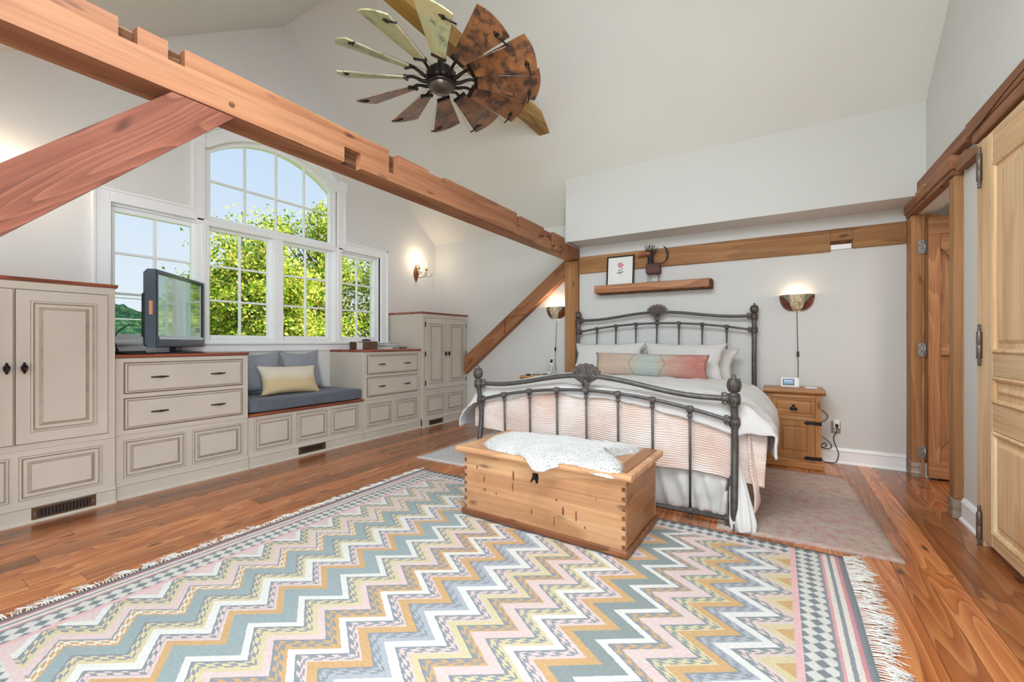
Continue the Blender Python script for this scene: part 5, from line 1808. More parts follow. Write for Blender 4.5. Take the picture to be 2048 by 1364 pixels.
# ================================================================== RUGS
def kilim_mat():
    t = NT('kilim_weave')
    tcn = t.n('TexCoord'); sep = t.n('SeparateXYZ')
    wob = t.noise(tcn.outputs['Object'], 55, 2)
    off = t.n('VectorMath', operation='ADD')
    wv = t.math('MULTIPLY', t.math('SUBTRACT', wob, 0.5), 0.006)
    t.l(tcn.outputs['Object'], off.inputs[0]); t.l(wv, off.inputs[1])
    t.l(off.outputs[0], sep.inputs[0])
    X_, Y_ = sep.outputs['X'], sep.outputs['Y']
    pp = t.math('PINGPONG', t.math('DIVIDE', t.math('SUBTRACT', Y_, 1.98-.226*20), .113), 1.0)
    T_ = t.math('ADD', X_, t.math('MULTIPLY', pp, .17))
    WH = s2l((226, 224, 218)); PK = s2l((222, 200, 196)); YL = s2l((216, 202, 164)); OR = s2l((208, 170, 124)); TG = s2l((146, 155, 153)); TE = s2l((158, 171, 172))
    GY = s2l((148, 152, 157)); LG = s2l((178, 182, 188)); GN = s2l((142, 152, 147)); DK = s2l((144, 149, 154))
    B = [(-2.80, PK, PK), (-2.50, WH, WH), (-2.44, YL, GY), (-2.345, PK, PK), (-2.29, OR, WH), (-2.21, TE, TE), (-2.13, YL, GY), (-2.04, WH, WH), (-1.983, PK, GY), (-1.907, OR, OR), (-1.857, TE, TE),
         (-1.75, WH, WH), (-1.70, YL, GY), (-1.60, PK, PK), (-1.545, OR, GY), (-1.45, WH, WH), (-1.402, PK, GY), (-1.334, OR, OR), (-1.265, LG, GY), (-1.17, WH, WH), (-1.114, PK, GY), (-1.04, YL, YL),
         (-.985, OR, GY), (-.914, PK, PK), (-.842, YL, GY), (-.754, WH, WH), (-.705, PK, GY), (-.617, OR, OR), (-.553, TG, TG), (-.46, WH, WH), (-.408, OR, GY), (-.346, PK, PK), (-.265, YL, GN), (-.19, OR, OR),
         (-.131, LG, GY), (-.048, WH, WH), (.011, PK, GN), (.09, YL, YL), (.15, OR, OR)]
    stops = []
    for (p, a, b) in B:
        if a is b: stops.append((p, a, b))
        else:
            stops.append((p, DK, DK)); stops.append((p+.012, a, b)); stops.append((p+.030, b, a)); stops.append((p+.048, a, b)); stops.append((p+.062, a, a))
    T0, T1 = -2.82, .32
    nrm = lambda p: (p-T0)/(T1-T0)
    tn = t.math('DIVIDE', t.math('SUBTRACT', T_, T0), T1-T0)
    chunks = [stops[i:i+24] for i in range(0, len(stops), 24)]
    def chain(sel):
        c = None
        for ch_ in chunks:
            r_ = t.ramp(tn, [(nrm(s_[0]), s_[sel]) for s_ in ch_], 'CONSTANT')
            c = r_ if c is None else t.mix(t.math('GREATER_THAN', tn, nrm(ch_[0][0])), c, r_)
        return c
    cA, cB = chain(1), chain(2)
    teeth = t.math('GREATER_THAN', t.math('FRACT', t.math('DIVIDE', Y_, .03229)), 0.42)
    field = t.mix(teeth, cA, cB)
    # border diamonds
    xm = t.math('ABSOLUTE', t.math('ADD', X_, 1.26))
    ym = t.math('ABSOLUTE', t.math('SUBTRACT', Y_, 1.625))
    d1 = t.math('FLOOR', t.math('DIVIDE', t.math('ADD', X_, Y_), .056))
    d2 = t.math('FLOOR', t.math('DIVIDE', t.math('SUBTRACT', X_, Y_), .056))
    par = t.math('MODULO', t.math('ADD', t.math('ABSOLUTE', d1), t.math('ABSOLUTE', d2)), 2.0)
    l1 = t.math('LESS_THAN', t.math('FRACT', t.math('DIVIDE', t.math('ADD', X_, Y_), .056)), .12)
    l2 = t.math('LESS_THAN', t.math('FRACT', t.math('DIVIDE', t.math('SUBTRACT', X_, Y_), .056)), .12)
    diam = t.mix(par, s2l((134, 140, 142)), s2l((218, 214, 206)))
    diam = t.mix(t.math('MAXIMUM', l1, l2), diam, s2l((206, 204, 198)))
    out = t.mix(t.math('GREATER_THAN', ym, 1.262), field, diam)
    out = t.mix(t.math('MULTIPLY', t.math('GREATER_THAN', ym, 1.235), t.math('LESS_THAN', ym, 1.262)), out, PK)
    out = t.mix(t.math('GREATER_THAN', xm, 1.325), out, diam)
    out = t.mix(t.math('MULTIPLY', t.math('GREATER_THAN', xm, 1.318), t.math('LESS_THAN', xm, 1.345)), out, s2l((230, 186, 186)))
    st_ = t.ramp(t.math('SUBTRACT', xm, .8), [(.0, GY), (.660, s2l((222, 164, 164))), (.668, s2l((226, 218, 206))), (.690, GY), (.706, s2l((226, 218, 206))), (.726, s2l((218, 152, 158))), (.742, GY)], 'CONSTANT')
    out = t.mix(t.math('GREATER_THAN', xm, 1.45), out, st_)
    out = t.mix(t.math('GREATER_THAN', ym, 1.36), out, GY)
    # woven mottling
    mot = t.noise(tcn.outputs['Object'], 90, 3)
    out = t.mix(.30, out, t.ramp(mot, [(.3, .62), (.6, 1.0)]), 'MULTIPLY')
    abr = t.noise(tcn.outputs['Object'], 3.0, 3)
    out = t.mix(.12, out, t.ramp(abr, [(.3, .7), (.6, 1.0)]), 'MULTIPLY')
    t.set(out, .95, 0, .15)
    wvn = t.n('TexWave'); wvn.inputs['Scale'].default_value = 110; wvn.inputs['Distortion'].default_value = 1.5
    t.l(tcn.outputs['Object'], wvn.inputs['Vector'])
    t.bump(t.math('ADD', wvn.outputs['Fac'], t.math('MULTIPLY', mot, .8)), .30, .003)
    return t.m
def flat_rug(name, x0, x1, y0, y1, th, mat, nx, ny, wave=.002, rot=0, seed=0.0):
    m_ = MB()
    def P_(i, j, top):
        x = x0+(x1-x0)*i/nx; y = y0+(y1-y0)*j/ny
        e = .004*nz(x*4+seed, y*4) 
        z = th + wave*(nz(x*3+seed, y*3)+.6) if top else .0005
        return (x+e*(i in (0, nx)), y+e*(j in (0, ny)), z)
    top = [[m_._p(P_(i, j, True)) for j in range(ny+1)] for i in range(nx+1)]
    for i in range(nx):
        for j in range(ny):
            m_.face([top[i][j], top[i+1][j], top[i+1][j+1], top[i][j+1]], 0, True)
    bt = {}
    ring = [(i, 0) for i in range(nx)] + [(nx, j) for j in range(ny)] + [(i, ny) for i in range(nx, 0, -1)] + [(0, j) for j in range(ny, 0, -1)]
    for (i, j) in ring: bt[(i, j)] = m_._p(P_(i, j, False))
    for k in range(len(ring)):
        a, b = ring[k], ring[(k+1) % len(ring)]
        m_.face([top[a[0]][a[1]], bt[a], bt[b], top[b[0]][b[1]]], 0)
    return m_
RX0, RX1, RY0, RY1 = -2.83, .31, .25, 3.0
rug = flat_rug('kilim', RX0, RX1, RY0, RY1, .006, None, 60, 50, .0025).build('area_rug', kilim_mat(), fix=True)
tag(rug, 'large pastel zigzag kilim rug with white fringe in the middle of the floor', 'rug')
rf = random.Random(21)
m_ = MB()
for side in (0, 1):
    y = RY0+.004
    while y < RY1:
        sgn = 1 if side else -1
        base = RX1 if side else RX0
        L = rf.uniform(.075, .125) if side else rf.uniform(.03, .085)
        y += rf.uniform(.009, .017)
        bend = rf.uniform(-.035, .035) + (.015 if side else .0)
        for q in range(4):
            yy = y+rf.uniform(-.002, .002)
            b2 = bend+rf.uniform(-.022, .022)
            L2 = L*rf.uniform(.8, 1.1)
            m_.tube([(base-sgn*.002, yy, .006), (base+sgn*L*.28, y+bend*.15+(yy-y)*.3, .008+rf.random()*.004), (base+sgn*L2*.65, yy+b2*.7, .004+rf.random()*.010), (base+sgn*L2, yy+b2*1.4, .003+rf.random()*.004)], [.0019, .0019, .0017, .001], 4, caps=False)
o = m_.build('fringe', fabric('fringe_cotton', (240, 236, 228), .03), rug, fix=False); o['kind'] = 'stuff'

def faded_rug_mat(name, base, pink, amt):
    t = NT(name)
    v = t.obj(rnd=False)
    n1 = t.noise(v, 16, 8, .8); n2 = t.noise(v, 140, 3, .7); n3 = t.noise(v, 2.2, 2)
    col = t.mix(t.math('MULTIPLY', t.ramp(n1, [(.44, 0.0), (.60, 1.0)]), amt), s2l(base), s2l(pink))
    col = t.mix(.35, col, t.ramp(n2, [(.35, .45), (.6, 1.0)]), 'MULTIPLY')
    col = t.mix(.25, col, t.ramp(n3, [(.3, .7), (.7, 1.0)]), 'MULTIPLY')
    t.set(col, .95, 0, .15); t.bump(n2, .5, .004)
    return t.m
m_ = flat_rug('r', -.46, .46, -.84, .84, .011, None, 20, 36, .002, seed=3)
o = m_.build('bedside_rug', faded_rug_mat('faded_pink_rug', (198, 184, 170), (196, 142, 136), .8))
o.location = (.085, 3.905, 0); o.rotation_euler = (0, 0, R(2.8))
tag(o, 'faded beige and pink bedside rug between the bed and the right wall', 'rug')
m_ = flat_rug('r', -.46, .46, -.84, .84, .011, None, 20, 36, .002, seed=9)
o = m_.build('bedside_rug', faded_rug_mat('faded_grey_rug', (220, 216, 212), (206, 196, 196), .5))
o.location = (-2.73, 4.12, 0); o.rotation_euler = (0, 0, R(1.0))
tag(o, 'pale grey bedside rug on the window side of the bed', 'rug')

# ================================================================== NIGHTSTANDS
def nightstand(x0, x1, yf, label, full=True):
    yb = YB-.035 if full else YBL-.035
    t = empty('nightstand', ((x0+x1)/2, (yf+yb)/2, 0))
    tag(t, label, 'nightstand', 'rustic pine nightstands beside the bed')
    kid('body', MB().cbox(x0, x1, yf+.016, yb, .06, .70, .004), M['stand'], t)
    m_ = MB()
    m_.prism([(yf-.03, .715), (yf-.036, .728), (yf-.03, .742), (yf-.02, .747), (yb, .747), (yb, .70), (yf-.01, .70)], 'x', x0-.035, x1+.035)
    kid('top', m_, M['stand_x'], t)
    w = .045
    kid('stile', MB().cbox(x0, x0+w, yf, yf+.018, .06, .70, .003), M['stand'], t)
    kid('stile', MB().cbox(x1-w, x1, yf, yf+.018, .06, .70, .003), M['stand'], t)
    for a, b in ((.665, .70), (.455, .49), (.06, .085)):
        kid('rail', MB().cbox(x0+w, x1-w, yf+.001, yf+.018, a, b, .002), M['stand_x'], t)
    bm2 = MB(); bm2.cbox(x0-.02, x1+.02, yf-.02, yb, 0.0, .06, .008)
    kid('plinth', bm2, M['stand_x'], t)
    dr = MB(); dr.nested(lambda a, b, d: (x0+w+.004+a, yf+.012-d, .494+b), [(0, 0), (.0, .004), (.018, .004), (.026, -.004), (.034, .002)], x1-x0-2*w-.008, .167, [0]*5)
    dro = kid('drawer', dr, M['stand_x'], t)
    dd = MB(); dd.nested(lambda a, b, d: (x0+w+.004+a, yf+.012-d, .089+b), [(0, 0), (0, .004), (.055, .004), (.064, -.004), (.080, -.002), (.084, .003)], x1-x0-2*w-.008, .362, [0]*6)
    ddo = kid('door', dd, M['stand'], t)
    xc = (x0+x1)/2
    kn_ = MB()
    for a in range(3):
        an = R(90+120*a)
        kn_.lathe([(0, -.004), (.012, -.003), (.012, .002), (0, .003)], (xc+.016*math.cos(an), yf+.002, .575+.016*math.sin(an)), 10, axis='y')
    kn_.tube(smooth_path([(xc-.028, yf-.004, .560), (xc-.014, yf-.014, .552), (xc, yf-.016, .562), (xc+.014, yf-.014, .552), (xc+.028, yf-.004, .560)], 4), .005, 7)
    kid('knob', kn_, M['black_iron'], dro)
    k3 = MB()
    for a in range(3):
        an = R(90+120*a)
        k3.lathe([(0, -.004), (.011, -.003), (.011, .002), (0, .003)], (x0+.07+.014*math.cos(an), yf+.002, .30+.014*math.sin(an)), 10, axis='y')
    k3.tube([(x0+.06, yf-.004, .30), (x0+.07, yf-.018, .28), (x0+.078, yf-.004, .27)], .005, 7)
    kid('door_knob', k3, M['black_iron'], ddo)
    for z in (.435, .105):
        h = MB()
        h.prism([(x1-.002, z-.017), (x1-.002, z+.017), (x1-.09, z+.013), (x1-.115, z+.017), (x1-.135, z), (x1-.115, z-.017), (x1-.09, z-.013)], 'y', yf-.004, yf+.0)
        h.tube([(x1-.002, yf-.003, z-.018), (x1-.002, yf-.003, z+.018)], .006, 8)
        for q in (.02, .05, .10):
            h.tube([(x1-q, yf-.007, z), (x1-q, yf-.003, z)], .005, 6)
        kid('strap_hinge', h, M['black_iron'], ddo)
    return t
nightstand(-.085, .345, 4.92, 'rustic pine nightstand with iron strap hinges right of the bed')
nightstand(-2.93, -2.47, 5.03, 'pine nightstand partly hidden behind the window side of the bed', False)
# items on the right nightstand
t = empty('photo_clock', (.105, 5.12, .748))
tag(t, 'small white digital photo clock on the right nightstand', 'clock')
m_ = MB(); m_.M = Matrix.Translation((.105, 5.12, .748)) @ Matrix.Rotation(R(-10), 4, 'X')
m_.cbox(-.078, .078, -.012, .012, .0, .098, .005); m_.M = None
kid('case', m_, M['white_plastic'], t)
def scr_mat():
    tt = NT('clock_screen')
    tcn = tt.n('TexCoord'); sp = tt.n('SeparateXYZ'); tt.l(tcn.outputs['Object'], sp.inputs[0])
    nn = tt.noise(tcn.outputs['Object'], 22, 3)
    f = tt.math('ADD', tt.math('MULTIPLY', sp.outputs['Z'], 9.0), tt.math('MULTIPLY', nn, .6))
    col = tt.ramp(tt.math('SUBTRACT', f, 6.9), [(.2, s2l((60, 84, 104))), (.5, s2l((96, 122, 146))), (.8, s2l((150, 176, 200)))])
    tt.set(col, .2); tt.l(col, tt.b.inputs['Emission Color']); tt.b.inputs['Emission Strength'].default_value = .35
    return tt.m
m_ = MB(); m_.M = Matrix.Translation((.105, 5.12, .748)) @ Matrix.Rotation(R(-10), 4, 'X')
m_.box(-.060, .036, -.0135, -.0118, .018, .082); m_.M = None
kid('bezel', m_, M['black'], t)
m_ = MB(); m_.M = Matrix.Translation((.105, 5.12, .748)) @ Matrix.Rotation(R(-10), 4, 'X')
m_.box(-.053, .029, -.0142, -.0134, .025, .075); m_.M = None
kid('screen', m_, scr_mat(), t)
o = MB().cbox(.225, .325, 5.04, 5.085, .7475, .762, .006).build('remote_control', M['white_plastic'])
o.rotation_euler = (0, 0, 0)
tag(o, 'slim white remote lying at the right edge of the nightstand', 'remote')
# items on the left nightstand
t = empty('cordless_phone', (-2.60, 5.14, .748))
tag(t, 'white cordless phone standing in its charger left of the bed', 'phone')
kid('cradle', MB().cbox(-2.665, -2.535, 5.09, 5.19, .748, .775, .010), M['black'], t)
m_ = MB(); m_.M = Matrix.Translation((-2.60, 5.14, .76)) @ Matrix.Rotation(R(-14), 4, 'X') @ Matrix.Rotation(R(8), 4, 'Y')
m_.cbox(-.026, .026, -.013, .013, 0, .235, .008)
m_.M = None
hs = kid('handset', m_, M['white_plastic'], t)
m_ = MB(); m_.M = Matrix.Translation((-2.60, 5.14, .76)) @ Matrix.Rotation(R(-14), 4, 'X') @ Matrix.Rotation(R(8), 4, 'Y')
m_.box(-.017, .017, -.0145, -.0125, .165, .215)
for a in range(4):
    for b in range(3):
        m_.box(-.015+.011*b, -.007+.011*b, -.0142, -.0126, .05+.024*a, .062+.024*a)
m_.M = None
kid('keys', m_, M['black'], hs)
m_ = MB(); m_.cbox(-2.90, -2.80, 5.05, 5.09, .748, .768, .008)
o = m_.build('glasses_case', M['black']); tag(o, 'black case at the front left corner of the hidden nightstand', 'case')
kid('white_label', MB().cbox(-2.82, -2.795, 5.046, 5.05, .75, .764, .001), M['white_plastic'], o)

# ================================================================== HALF-BOWL WALL LAMPS
def bowl_mat():
    return M['cement']
def wall_lamp(x, yw, zt, label, switch_z, end_z, wob, power):
    t = empty('wall_lamp', (x, yw, zt))
    tag(t, label, 'wall lamp', 'half bowl plug-in wall lamps either side of the bed')
    Rb, Hb = .155, .165
    def bowl(u, v, off=0.0):
        a = PI*u
        q = v
        rr = (Rb-off)*math.cos(q*PI/2*.92)**.75
        return (x-rr*math.cos(a), yw-.003-rr*.66*math.sin(a), zt-Hb*math.sin(q*PI/2)+off*.5)
    gl = plain('lamp_grey_glaze', (128, 120, 108), .3, 0.1)
    rd = plain('lamp_red_brown_glaze', (126, 66, 48), .25, 0.1)
    bd_ = plain('lamp_speckled_band', (196, 178, 142), .3, 0, var=.5, scale=45.0)
    dkm = plain('lamp_dark_line', (40, 26, 22), .4)
    m_ = MB()
    nu, nv = 44, 18
    for i in range(nu):
        for j in range(nv):
            u, v = (i+.5)/nu, (j+.5)/nv
            uu = abs(u-.5)*2
            if uu < .27: mm = 2
            else:
                e = ((uu-.80)/.50)**2 + ((v-.55)/.52)**2
                mm = 1 if e < .78 else (3 if e < 1.0 else 0)
            m_.poly([bowl(i/nu, j/nv), bowl((i+1)/nu, j/nv), bowl((i+1)/nu, (j+1)/nv), bowl(i/nu, (j+1)/nv)], mm, True)
    kid('shade', m_, [gl, rd, bd_, dkm], t, fix=False)
    kid('shade_lining', MB().grid(lambda u, v: bowl(u, v, .006), 30, 12), plain('lamp_lining', (236, 226, 206), .5), t, fix=False)
    kid('back_plate', MB().box(x-.10, x+.10, yw-.004, yw-.0008, zt-.12, zt-.01), M['white_plastic'], t)
    kid('bulb', MB().lathe([(0, -.07), (.012, -.068), (.014, -.045), (.024, -.03), (.028, -.014), (.022, -.002), (0, .004)], (x, yw-.05, zt-.02), 14), M['bulb_soft'], t)
    d = bpy.data.lights.new('lamp_glow', 'POINT'); d.energy = power; d.color = (1.0, .82, .58); d.shadow_soft_size = .025
    lo = bpy.data.objects.new('lamp_glow', d); C.objects.link(lo); lo.location = (x, yw-.055, zt+.01)
    lo.parent = t; lo.matrix_parent_inverse = wm(t).inverted()
    cd = MB()
    zz = zt-Hb
    pth = [(x, yw-.012, zz+.01), (x+wob*.3, yw-.008, zz-.12), (x+wob*.7, yw-.008, zz-.28), (x+wob, yw-.008, switch_z), (x+wob*1.2, yw-.010, (switch_z+end_z)/2), (x+wob, yw-.012, end_z)]
    kid('cord', cd.tube(smooth_path(pth, 5), .0035, 6), plain('cord_grey', (84, 80, 78), .5), t)
    kid('dimmer_switch', MB().cbox(x+wob-.011, x+wob+.011, yw-.022, yw-.004, switch_z-.028, switch_z+.028, .005), M['black'], t)
    return t
wall_lamp(.168, YB, 1.685, 'half bowl wall lamp above the right nightstand', 1.075, .80, .01, .7)
wall_lamp(-2.635, YBL, 1.69, 'half bowl wall lamp between the brace and the timber post', 1.10, .80, -.02, 2.6)

# outlet and its cords
t = empty('wall_outlet', (.49, YB, .36))
tag(t, 'bronze wall outlet with a white plug adapter near the nightstand', 'outlet')
kid('plate', MB().cbox(.455, .53, YB-.006, YB-.0005, .295, .41, .003), M['outlet_plate'], t)
kid('adapter', MB().cbox(.470, .522, YB-.04, YB-.006, .345, .43, .008), M['white_plastic'], t)
kid('receptacle', MB().lathe([(0, -.009), (.016, -.009), (.018, -.006)], (.492, YB, .325), 14, axis='y'), M['white_plastic'], t)
m_ = MB()
m_.tube(smooth_path([(.496, YB-.05, .385), (.500, YB-.055, .36), (.49, YB-.05, .31), (.47, YB-.045, .25), (.49, YB-.045, .17), (.51, YB-.045, .10), (.49, YB-.05, .02), (.44, YB-.05, .006), (.39, YB-.05, .012), (.37, YB-.05, .05)], 7), .004, 6)
m_.cbox(.484, .508, YB-.062, YB-.042, .362, .392, .004)
kid('power_cord', m_, M['black'], t)
m_ = MB()
m_.tube(smooth_path([(.352, YB-.06, .54), (.40, YB-.04, .50), (.425, YB-.03, .46), (.40, YB-.035, .415), (.352, YB-.05, .40)], 7), .0045, 6)
kid('power_cord', m_, plain('brown_cord', (112, 96, 84), .5), t)
m_ = MB()
m_.tube(smooth_path([(.352, YB-.06, .27), (.40, YB-.045, .24), (.455, YB-.04, .18), (.44, YB-.04, .145), (.39, YB-.04, .14), (.37, YB-.05, .17), (.40, YB-.045, .195), (.41, YB-.045, .16), (.352, YB-.055, .14)], 7), .004, 6)
kid('power_cord', m_, M['black'], t)

# ================================================================== SHELF, PICTURE, HORSE
sh = empty('wall_shelf', (-1.29, 5.25, 1.81))
tag(sh, 'floating wooden box shelf above the headboard', 'shelf')
kid('front_board', MB().cbox(-1.965, -.64, 5.15, 5.175, 1.812, 1.905, .003), M['shelf'], sh)
kid('top_board', MB().cbox(-1.955, -.62, 5.175, YB-.001, 1.88, 1.90, .002), M['shelf'], sh)
kid('bottom_board', MB().cbox(-1.94, -.62, 5.165, YB-.001, 1.800, 1.814, .002), M['beam_dark'], sh)
kid('end_board', MB().cbox(-.64, -.615, 5.16, YB-.001, 1.805, 1.90, .003), M['beam_dark'], sh)
kid('end_board', MB().cbox(-1.955, -1.935, 5.175, YB-.001, 1.812, 1.88, .003), M['shelf'], sh)
# framed peony print leaning on the shelf
pf = empty('framed_print', (-1.665, 5.24, 1.90))
tag(pf, 'framed pink peony print in a black frame on the shelf', 'picture')
pf.rotation_euler = (R(-6), 0, 0)
def pkid(name, m_, mat, parent=None):
    o = m_.build(name, mat); o.parent = parent or pf; return o
PW, PH = .172, .375
m_ = MB()
for (a, b, c, d) in ((-PW, -PW+.017, 0, PH), (PW-.017, PW, 0, PH), (-PW+.017, PW-.017, 0, .017), (-PW+.017, PW-.017, PH-.017, PH)):
    m_.cbox(a, b, -.012, .012, c+.001, d, .002)
pkid('frame', m_, M['black'])
pr = pkid('print', MB().box(-PW+.015, PW-.015, -.003, .003, .015, PH-.015), M['paper'])
pinks = [plain('peony_pink_%d' % i, c, .9) for i, c in enumerate(((226, 150, 170), (210, 116, 144), (236, 184, 196)))]
leafm = plain('peony_leaf', (104, 122, 110), .9)
rf = random.Random(2)
fm = MB()
for k in range(26):
    a = 2*PI*k/26*2.4; rr = .007+.030*(k/26)
    cx_, cz_ = .0+rr*math.cos(a), .255+rr*.78*math.sin(a)
    s_ = .010+.004*rf.random()
    pts = [(cx_+s_*math.cos(q*PI/4)*(1 if q % 2 else .8), cz_+s_*.8*math.sin(q*PI/4)) for q in range(8)]
    fm.prism(pts, 'y', -.0034-.00002*k, -.003, k % 3)
pkid('flower', fm, pinks, pr)
lf_ = MB()
lf_.tube([(.0, -.0035, .225), (.004, -.0035, .17), (.012, -.0035, .105)], .0014, 5)
for (a, b, ang, L) in ((.002, .19, 40, .05), (.003, .18, 150, .05), (.004, .165, 10, .055), (.005, .158, 175, .06), (.006, .15, 60, .04), (.006, .145, 130, .045)):
    d = Vector((math.cos(R(ang)), math.sin(R(ang)))); n_ = Vector((-d.y, d.x))
    p0 = Vector((a, b))
    pts = [p0, p0+d*L*.4+n_*.007, p0+d*L, p0+d*L*.4-n_*.007]
    lf_.prism([(p.x, p.y) for p in pts], 'y', -.0036, -.003)
pkid('leaves', lf_, leafm, pr)
# horse sculpture
hs = empty('horse_sculpture', (-1.24, 5.235, 1.90))
tag(hs, 'rustic wood and wire horse figure standing on the shelf', 'sculpture')
hw = wood('horse_wood', (78, 50, 42), (112, 76, 64), (140, 100, 84), 'x', .7, 1.2, .3)
kid('base', MB().cbox(-1.375, -1.12, 5.20, 5.27, 1.9005, 1.914, .002), M['black'], hs)
for x in (-1.315, -1.295, -1.205, -1.185):
    kid('leg', MB().tube([(x, 5.235+(.018 if x in (-1.295, -1.205) else -.018), 1.913), (x, 5.235+(.018 if x in (-1.295, -1.205) else -.018), 2.012)], .0028, 6), M['rust'], hs)
kid('body', MB().cbox(-1.335, -1.175, 5.185, 5.285, 2.01, 2.132, .008), hw, hs)
m_ = MB()
for k in range(13):
    z = 2.13+k*.0095; q = k/12
    m_.lathe([(.028-.004*q, -.0055), (.040-.006*q, 0), (.028-.004*q, .0055)], (-1.288-.004*q, 5.235, z), 14)
m_.tube([(-1.288, 5.235, 2.13), (-1.292, 5.235, 2.255)], .028, 10)
kid('neck', m_, plain('woven_wire', (58, 52, 52), .6, .3), hs)
m_ = MB()
m_.tube(smooth_path([(-1.285, 5.235, 2.24), (-1.33, 5.235, 2.262), (-1.375, 5.235, 2.258), (-1.425, 5.235, 2.245), (-1.44, 5.235, 2.238)], 5), [.028]*6+[.024]*5+[.017]*5+[.015]*4+[.012], 10)
kid('head', m_, plain('horse_head_paint', (150, 88, 66), .5), hs)
mn = MB()
rf = random.Random(8)
for k in range(22):
    q = k/21
    x, z = -1.325+.075*q, 2.262-.03*q+.02*math.sin(q*PI)
    an = R(118-70*q+rf.uniform(-8, 8)); L = rf.uniform(.07, .10)
    yy = 5.235+rf.uniform(-.02, .02)
    mn.tube([(x, yy, z), (x+L*.6*math.cos(an), yy, z+L*.6*math.sin(an)), (x+L*math.cos(an-.1), yy+rf.uniform(-.01, .01), z+L*math.sin(an-.1))], [.003, .003, .0022], 5)
kid('mane', mn, plain('mane_wire', (46, 50, 54), .5, .4), hs)
tl = MB()
tl.tube(smooth_path([(-1.18, 5.235, 2.125), (-1.13, 5.235, 2.14), (-1.10, 5.235, 2.19), (-1.098, 5.235, 2.25), (-1.115, 5.235, 2.30), (-1.135, 5.235, 2.318)], 6), [.006]*10+[.010]*8+[.009]*6+[.007]*7, 8)
for k in range(7):
    tl.tube([(-1.115, 5.235, 2.295), (-1.13-.003*k, 5.235+.004*(k-3), 2.315+.004*k)], .0018, 4)
kid('tail', tl, plain('tail_wire', (44, 42, 44), .5, .4), hs)

# ================================================================== OUTSIDE: trees, hill, field, wires
def leaf_mat(name, rgb, rgb2):
    t = NT(name)
    t.t.nodes.remove(t.b)
    v = t.obj(rnd=False)
    nn = t.noise(v, 1.3, 3)
    col = t.ramp(nn, [(.35, s2l(rgb)), (.65, s2l(rgb2))])
    d = t.n('BsdfDiffuse'); tr = t.n('BsdfTranslucent'); mx = t.n('MixShader')
    t.l(col, d.inputs[0]); t.l(col, tr.inputs[0]); mx.inputs[0].default_value = .42
    t.l(d.outputs[0], mx.inputs[1]); t.l(tr.outputs[0], mx.inputs[2]); t.l(mx.outputs[0], t.out.inputs[0])
    return t.m
LM = [leaf_mat('leaf_green', (130, 162, 52), (150, 180, 64)), leaf_mat('leaf_lime', (196, 208, 76), (214, 220, 96)), leaf_mat('leaf_yellow', (244, 228, 110), (250, 236, 150)), leaf_mat('leaf_deep', (72, 108, 40), (96, 130, 48))]
BARK = plain('bark', (96, 86, 76), .9, var=.25, scale=12, bump=.5, bscale=30)
def tree(name, x, y, zc, rx, ry, rz, ncl, per_, seed, label, leaf=.072, weights=(4, 4, 2, 2), zg=-3.2):
    rr = random.Random(seed)
    t = empty(name, (x, y, zg))
    tag(t, label, 'tree', 'leafy trees outside the gable window')
    tw = MB(); lv = MB()
    tw.tube(smooth_path([(x, y, zg), (x+.05, y-.05, zg+1.5), (x-.05, y+.05, zc-.6*rz), (x, y, zc+.2*rz), (x+.05, y, zc+.75*rz)], 5), [.16-.13*i/20 for i in range(21)], 8)
    for c in range(ncl):
        while True:
            p = Vector((rr.uniform(-1, 1), rr.uniform(-1, 1), rr.uniform(-1, 1)))
            if p.length < 1 and (p.length > .35 or rr.random() < .3): break
        q = Vector((x+p.x*rx, y+p.y*ry, zc+p.z*rz))
        hh = max(zg+1.2, q.z-rr.uniform(.5, 1.2)*rz*.6)
        st_ = Vector((x, y, min(hh, zc+.6*rz)))
        mid = (st_+q)/2+Vector((rr.uniform(-.1, .1), rr.uniform(-.1, .1), .12))
        tw.tube([st_, mid, q], [.030, .018, .005], 5, caps=False)
        cr = rr.uniform(.24, .46)
        wts = list(weights)
        if rr.random() < .3: wts[2] += 5
        for k in range(per_):
            d = Vector((rr.gauss(0, 1), rr.gauss(0, 1), rr.gauss(0, .8)))
            o_ = q + d*cr*.5
            ax = Vector((rr.gauss(0, 1), rr.gauss(0, 1), rr.gauss(-.3, .7))).normalized()
            sd = ax.cross(Vector((rr.gauss(0, 1), rr.gauss(0, 1), rr.gauss(0, 1)))).normalized()
            L = leaf*rr.uniform(.7, 1.3); w_ = L*.38
            nn = ax.cross(sd)*L*.12
            m_i = rr.choices((0, 1, 2, 3), wts)[0]
            lv.poly([o_-ax*L*.5, o_+sd*w_+nn, o_+ax*L*.5, o_-sd*w_+nn], m_i)
    kid('trunk', tw, BARK, t, fix=False)
    f = kid('foliage', lv, LM, t, fix=False); f['kind'] = 'stuff'
    return t
tree('maple_tree', -9.6, 5.05, 1.3, 1.3, 1.25, 2.6, 170, 190, 1, 'yellow green leafy tree filling the left middle window')
tree('maple_tree', -10.2, 6.9, 1.7, 1.4, 1.6, 3.0, 200, 190, 2, 'tall yellow green tree behind the right middle window')
tree('maple_tree', -8.9, 9.2, 1.2, 1.5, 1.5, 3.2, 190, 190, 3, 'dense green tree seen through the rightmost window', weights=(5, 3, 1, 4))
tree('maple_tree', -13.5, 8.2, .6, 2.0, 2.6, 2.4, 150, 130, 4, 'darker tree farther back between the two taller ones', leaf=.11, weights=(4, 2, 1, 5))
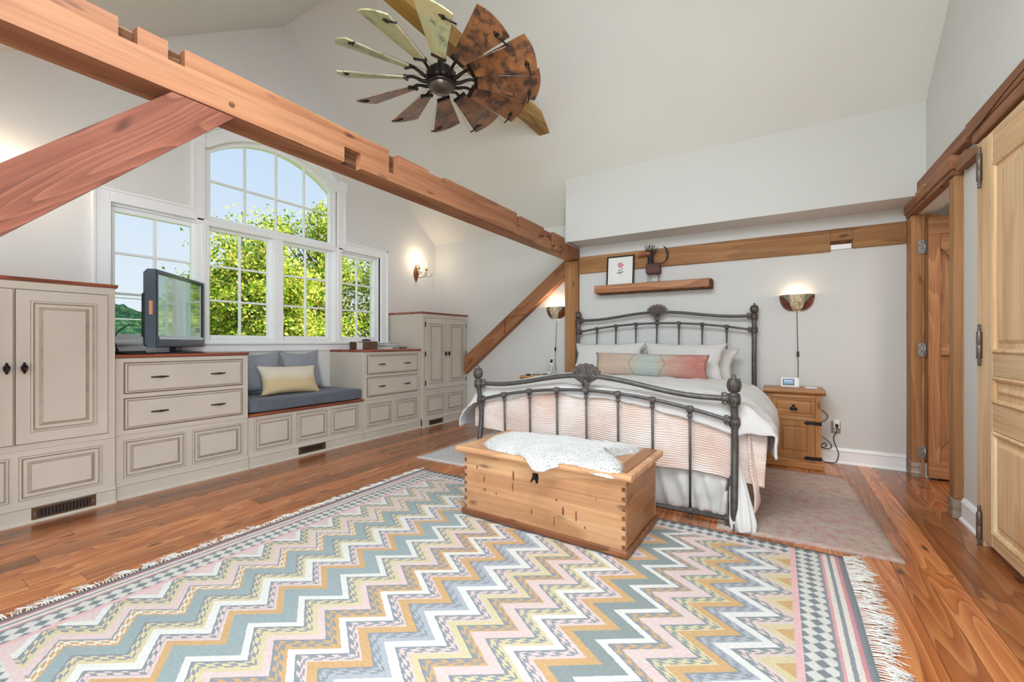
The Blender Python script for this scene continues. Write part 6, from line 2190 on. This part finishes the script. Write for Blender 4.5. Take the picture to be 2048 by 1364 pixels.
# hill with wooded crown
def hill_mat():
    t = NT('wooded_hill')
    v = t.obj(rnd=False)
    n1 = t.noise(v, .5, 4, .7); n2 = t.noise(v, 2.0, 3, .7)
    col = t.ramp(t.math('ADD', t.math('MULTIPLY', n1, .6), t.math('MULTIPLY', n2, .4)), [(.32, s2l((14, 34, 24))), (.5, s2l((34, 62, 46))), (.7, s2l((84, 110, 72)))])
    t.set(col, 1.0, 0, 0.0)
    return t.m
m_ = MB()
def hill_fn(u, v):
    y = -40+150*u; x = -62-26*v
    prof = 8.2*math.exp(-((y-16)/17)**2)+3.0
    prof *= sstep(0, .75, v)
    return (x+2.2*nz(y*.4, v*9), y, -3.4+prof+1.1*nz(y*.45, v*8, 3)*sstep(0, .2, v)+.6*nz(y*1.3, v*20, 7)*sstep(0, .2, v))
m_.grid(hill_fn, 260, 40)
o = m_.build('wooded_hill', hill_mat(), fix=False); struct(o)
def field_mat():
    t = NT('field_grass')
    v = t.obj(rnd=False)
    col = t.ramp(t.noise(v, .4, 4, .6), [(.35, s2l((112, 146, 62))), (.65, s2l((160, 182, 84)))])
    t.set(col, 1.0, 0, 0.0)
    return t.m
m_ = MB(); m_.grid(lambda u, v: (-5.4-110*u, -60+190*v, -3.4+.9*sstep(.1, .5, u)+.25*nz(u*20, v*30)), 40, 40)
o = m_.build('meadow_ground', field_mat(), fix=False); struct(o)
# low yellow-green shrub line under the hill
rr = random.Random(77)
for (yy, zz, lab) in ((13.0, 1.0, 'bright green shrub below the wooded hill behind the television'),):
    tree('field_shrub', -34, yy, -.6, 2.2, 5.0, 1.25, 60, 60, 31, lab, leaf=.28, weights=(3, 5, 1, 1), zg=-2.8)['group'] = 'shrubs in the field'
for k, (z0, lab) in enumerate(((3.35, 'upper power line crossing before the wooded hill'), (2.42, 'lower power line crossing before the wooded hill'))):
    m_ = MB(); m_.tube([(-24, -30+80*i/16, z0-.25+.9*((i-8)/8)**2) for i in range(17)], .035, 5)
    o = m_.build('power_line', plain('wire_grey', (120, 124, 128), .7)); tag(o, lab, 'power line', 'power lines outside')
